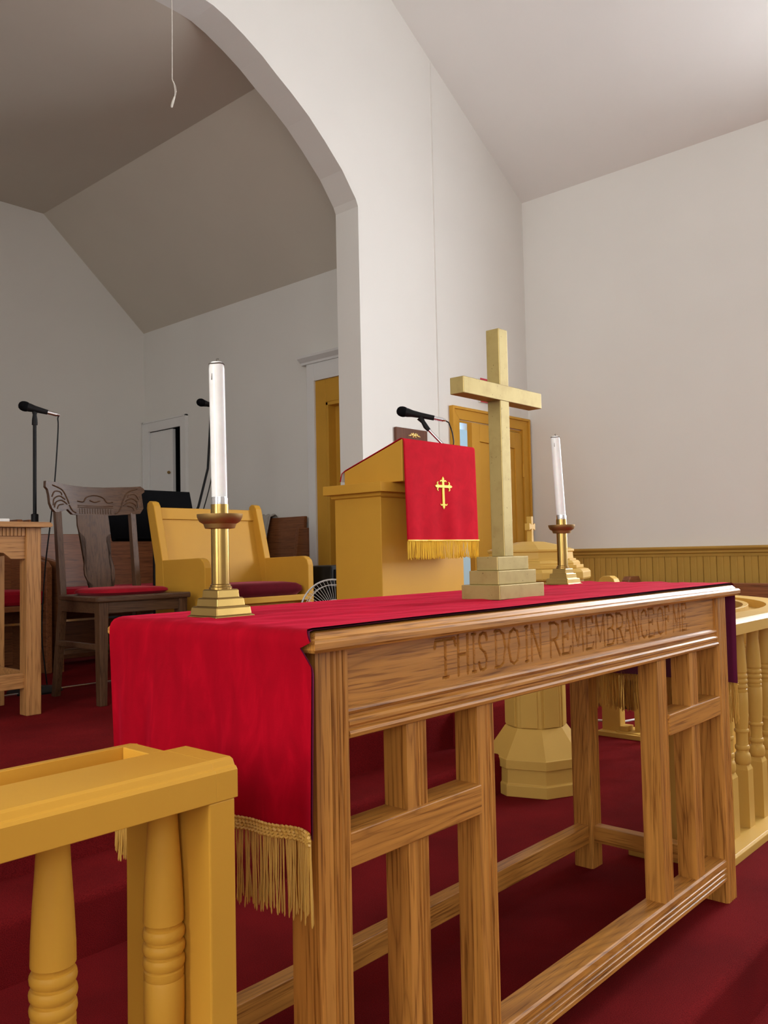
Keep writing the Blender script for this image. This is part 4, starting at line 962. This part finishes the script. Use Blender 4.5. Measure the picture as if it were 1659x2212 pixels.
def seg(g, x0, z0, x1, z1, w_=0.016):
    d = Vector((x1-x0, z1-z0)).normalized()*0.0; n_ = Vector((-(z1-z0), x1-x0)).normalized()*w_/2
    g.prism([(x0+n_.x, z0+n_.y), (x0-n_.x, z0-n_.y), (x1-n_.x, z1-n_.y), (x1+n_.x, z1+n_.y)], 'y', YW-0.025, YW-0.02)
lz0, lz1 = ez0+0.026, ez1-0.026
g = G(); a = ex0+0.034; seg(g, a, lz0, a, lz1); [seg(g, a, z, a+0.042, z) for z in (lz0+0.008, (lz0+lz1)/2, lz1-0.008)]; build('letter', g, 'red_paint', ex)
g = G(); a = ex0+0.09; seg(g, a, lz0, a+0.05, lz1); seg(g, a, lz1, a+0.05, lz0); build('letter', g, 'red_paint', ex)
g = G(); a = ex0+0.172; seg(g, a, lz0, a, lz1); build('letter', g, 'red_paint', ex)
g = G(); a = ex0+0.24; seg(g, a, lz0, a, lz1); seg(g, a-0.03, lz1-0.008, a+0.03, lz1-0.008); build('letter', g, 'red_paint', ex)

pcord = thing('pull_cord', (2.408, 3.52, 3.1), 'thin white pull cord with knotted end hanging in the arch', 'cord')
build('cord', G().tube(smooth_path([(2.407, 3.52, 3.75), (2.408, 3.52, 3.6), (2.406, 3.52, 3.294)]), 0.0022, 6), 'cord_white', pcord, smooth=60)
build('cord_loop', G().tube(smooth_path([(2.406, 3.52, 3.294), (2.418, 3.515, 3.27), (2.423, 3.512, 3.235), (2.417, 3.515, 3.205)]), 0.0018, 6).tube(smooth_path([(2.406, 3.52, 3.294), (2.414, 3.515, 3.265), (2.416, 3.512, 3.23), (2.415, 3.515, 3.205)]), 0.0018, 6).lathe([(0.0015, -0.004), (0.0045, 0), (0.0015, 0.004)], 2.406, 3.52, 8, 0, 3.294).lathe([(0.0015, -0.004), (0.004, 0), (0.0015, 0.004)], 2.423, 3.512, 8, 0, 3.235), 'cord_white', pcord, smooth=60)
build('cord_end', G().tube([(2.416, 3.515, 3.207), (2.408, 3.518, 3.18), (2.402, 3.52, 3.155), (2.401, 3.52, 3.148)], [0.0045, 0.006, 0.006, 0.0035], 10), 'cord_white', pcord, smooth=40)

# ------------------------------------------------------------------ nave pew by the right wall
npw = thing('nave_pew', (5.0, 1.4, NAVE_Z), 'brown wooden pew with red cushion along the right wall behind the curved rail', 'pew')
build('back_panel', G().prism([(5.17, 0.05), (5.20, 0.05), (5.25, 0.684), (5.22, 0.684)], 'y', 0.2, 2.52), 'pew_y', npw, bevel=0.006)
build('seat_board', G().box(4.76, 5.18, 0.2, 2.52, 0.12, 0.15), 'pew_y', npw, bevel=0.004)
build('seat_cushion', G().box(4.755, 5.15, 0.22, 2.50, 0.15, 0.23), 'red_cushion', npw, bevel=0.02)
for y0 in (0.16, 2.49): build('end_panel', G().prism([(4.74, NAVE_Z), (5.28, NAVE_Z), (5.28, 0.70), (5.26, 0.724), (5.14, 0.724), (5.11, 0.70), (5.09, 0.40), (4.78, 0.36), (4.74, 0.33)], 'y', y0, y0+0.05), 'pew_x', npw, bevel=0.005)
# white cable on the carpet
tag(build('floor_cable', G().tube(smooth_path([(3.75, 2.52, 0.005), (4.0, 2.34, 0.005), (4.11, 2.20, 0.005), (4.13, 2.10, 0.005), (4.30, 2.04, 0.005), (4.44, 1.95, 0.005), (4.42, 1.6, 0.005)]), 0.0055, 6), 'white_plastic', smooth=60),
    'thin white cable lying on the red carpet near the far rail post', 'cable')
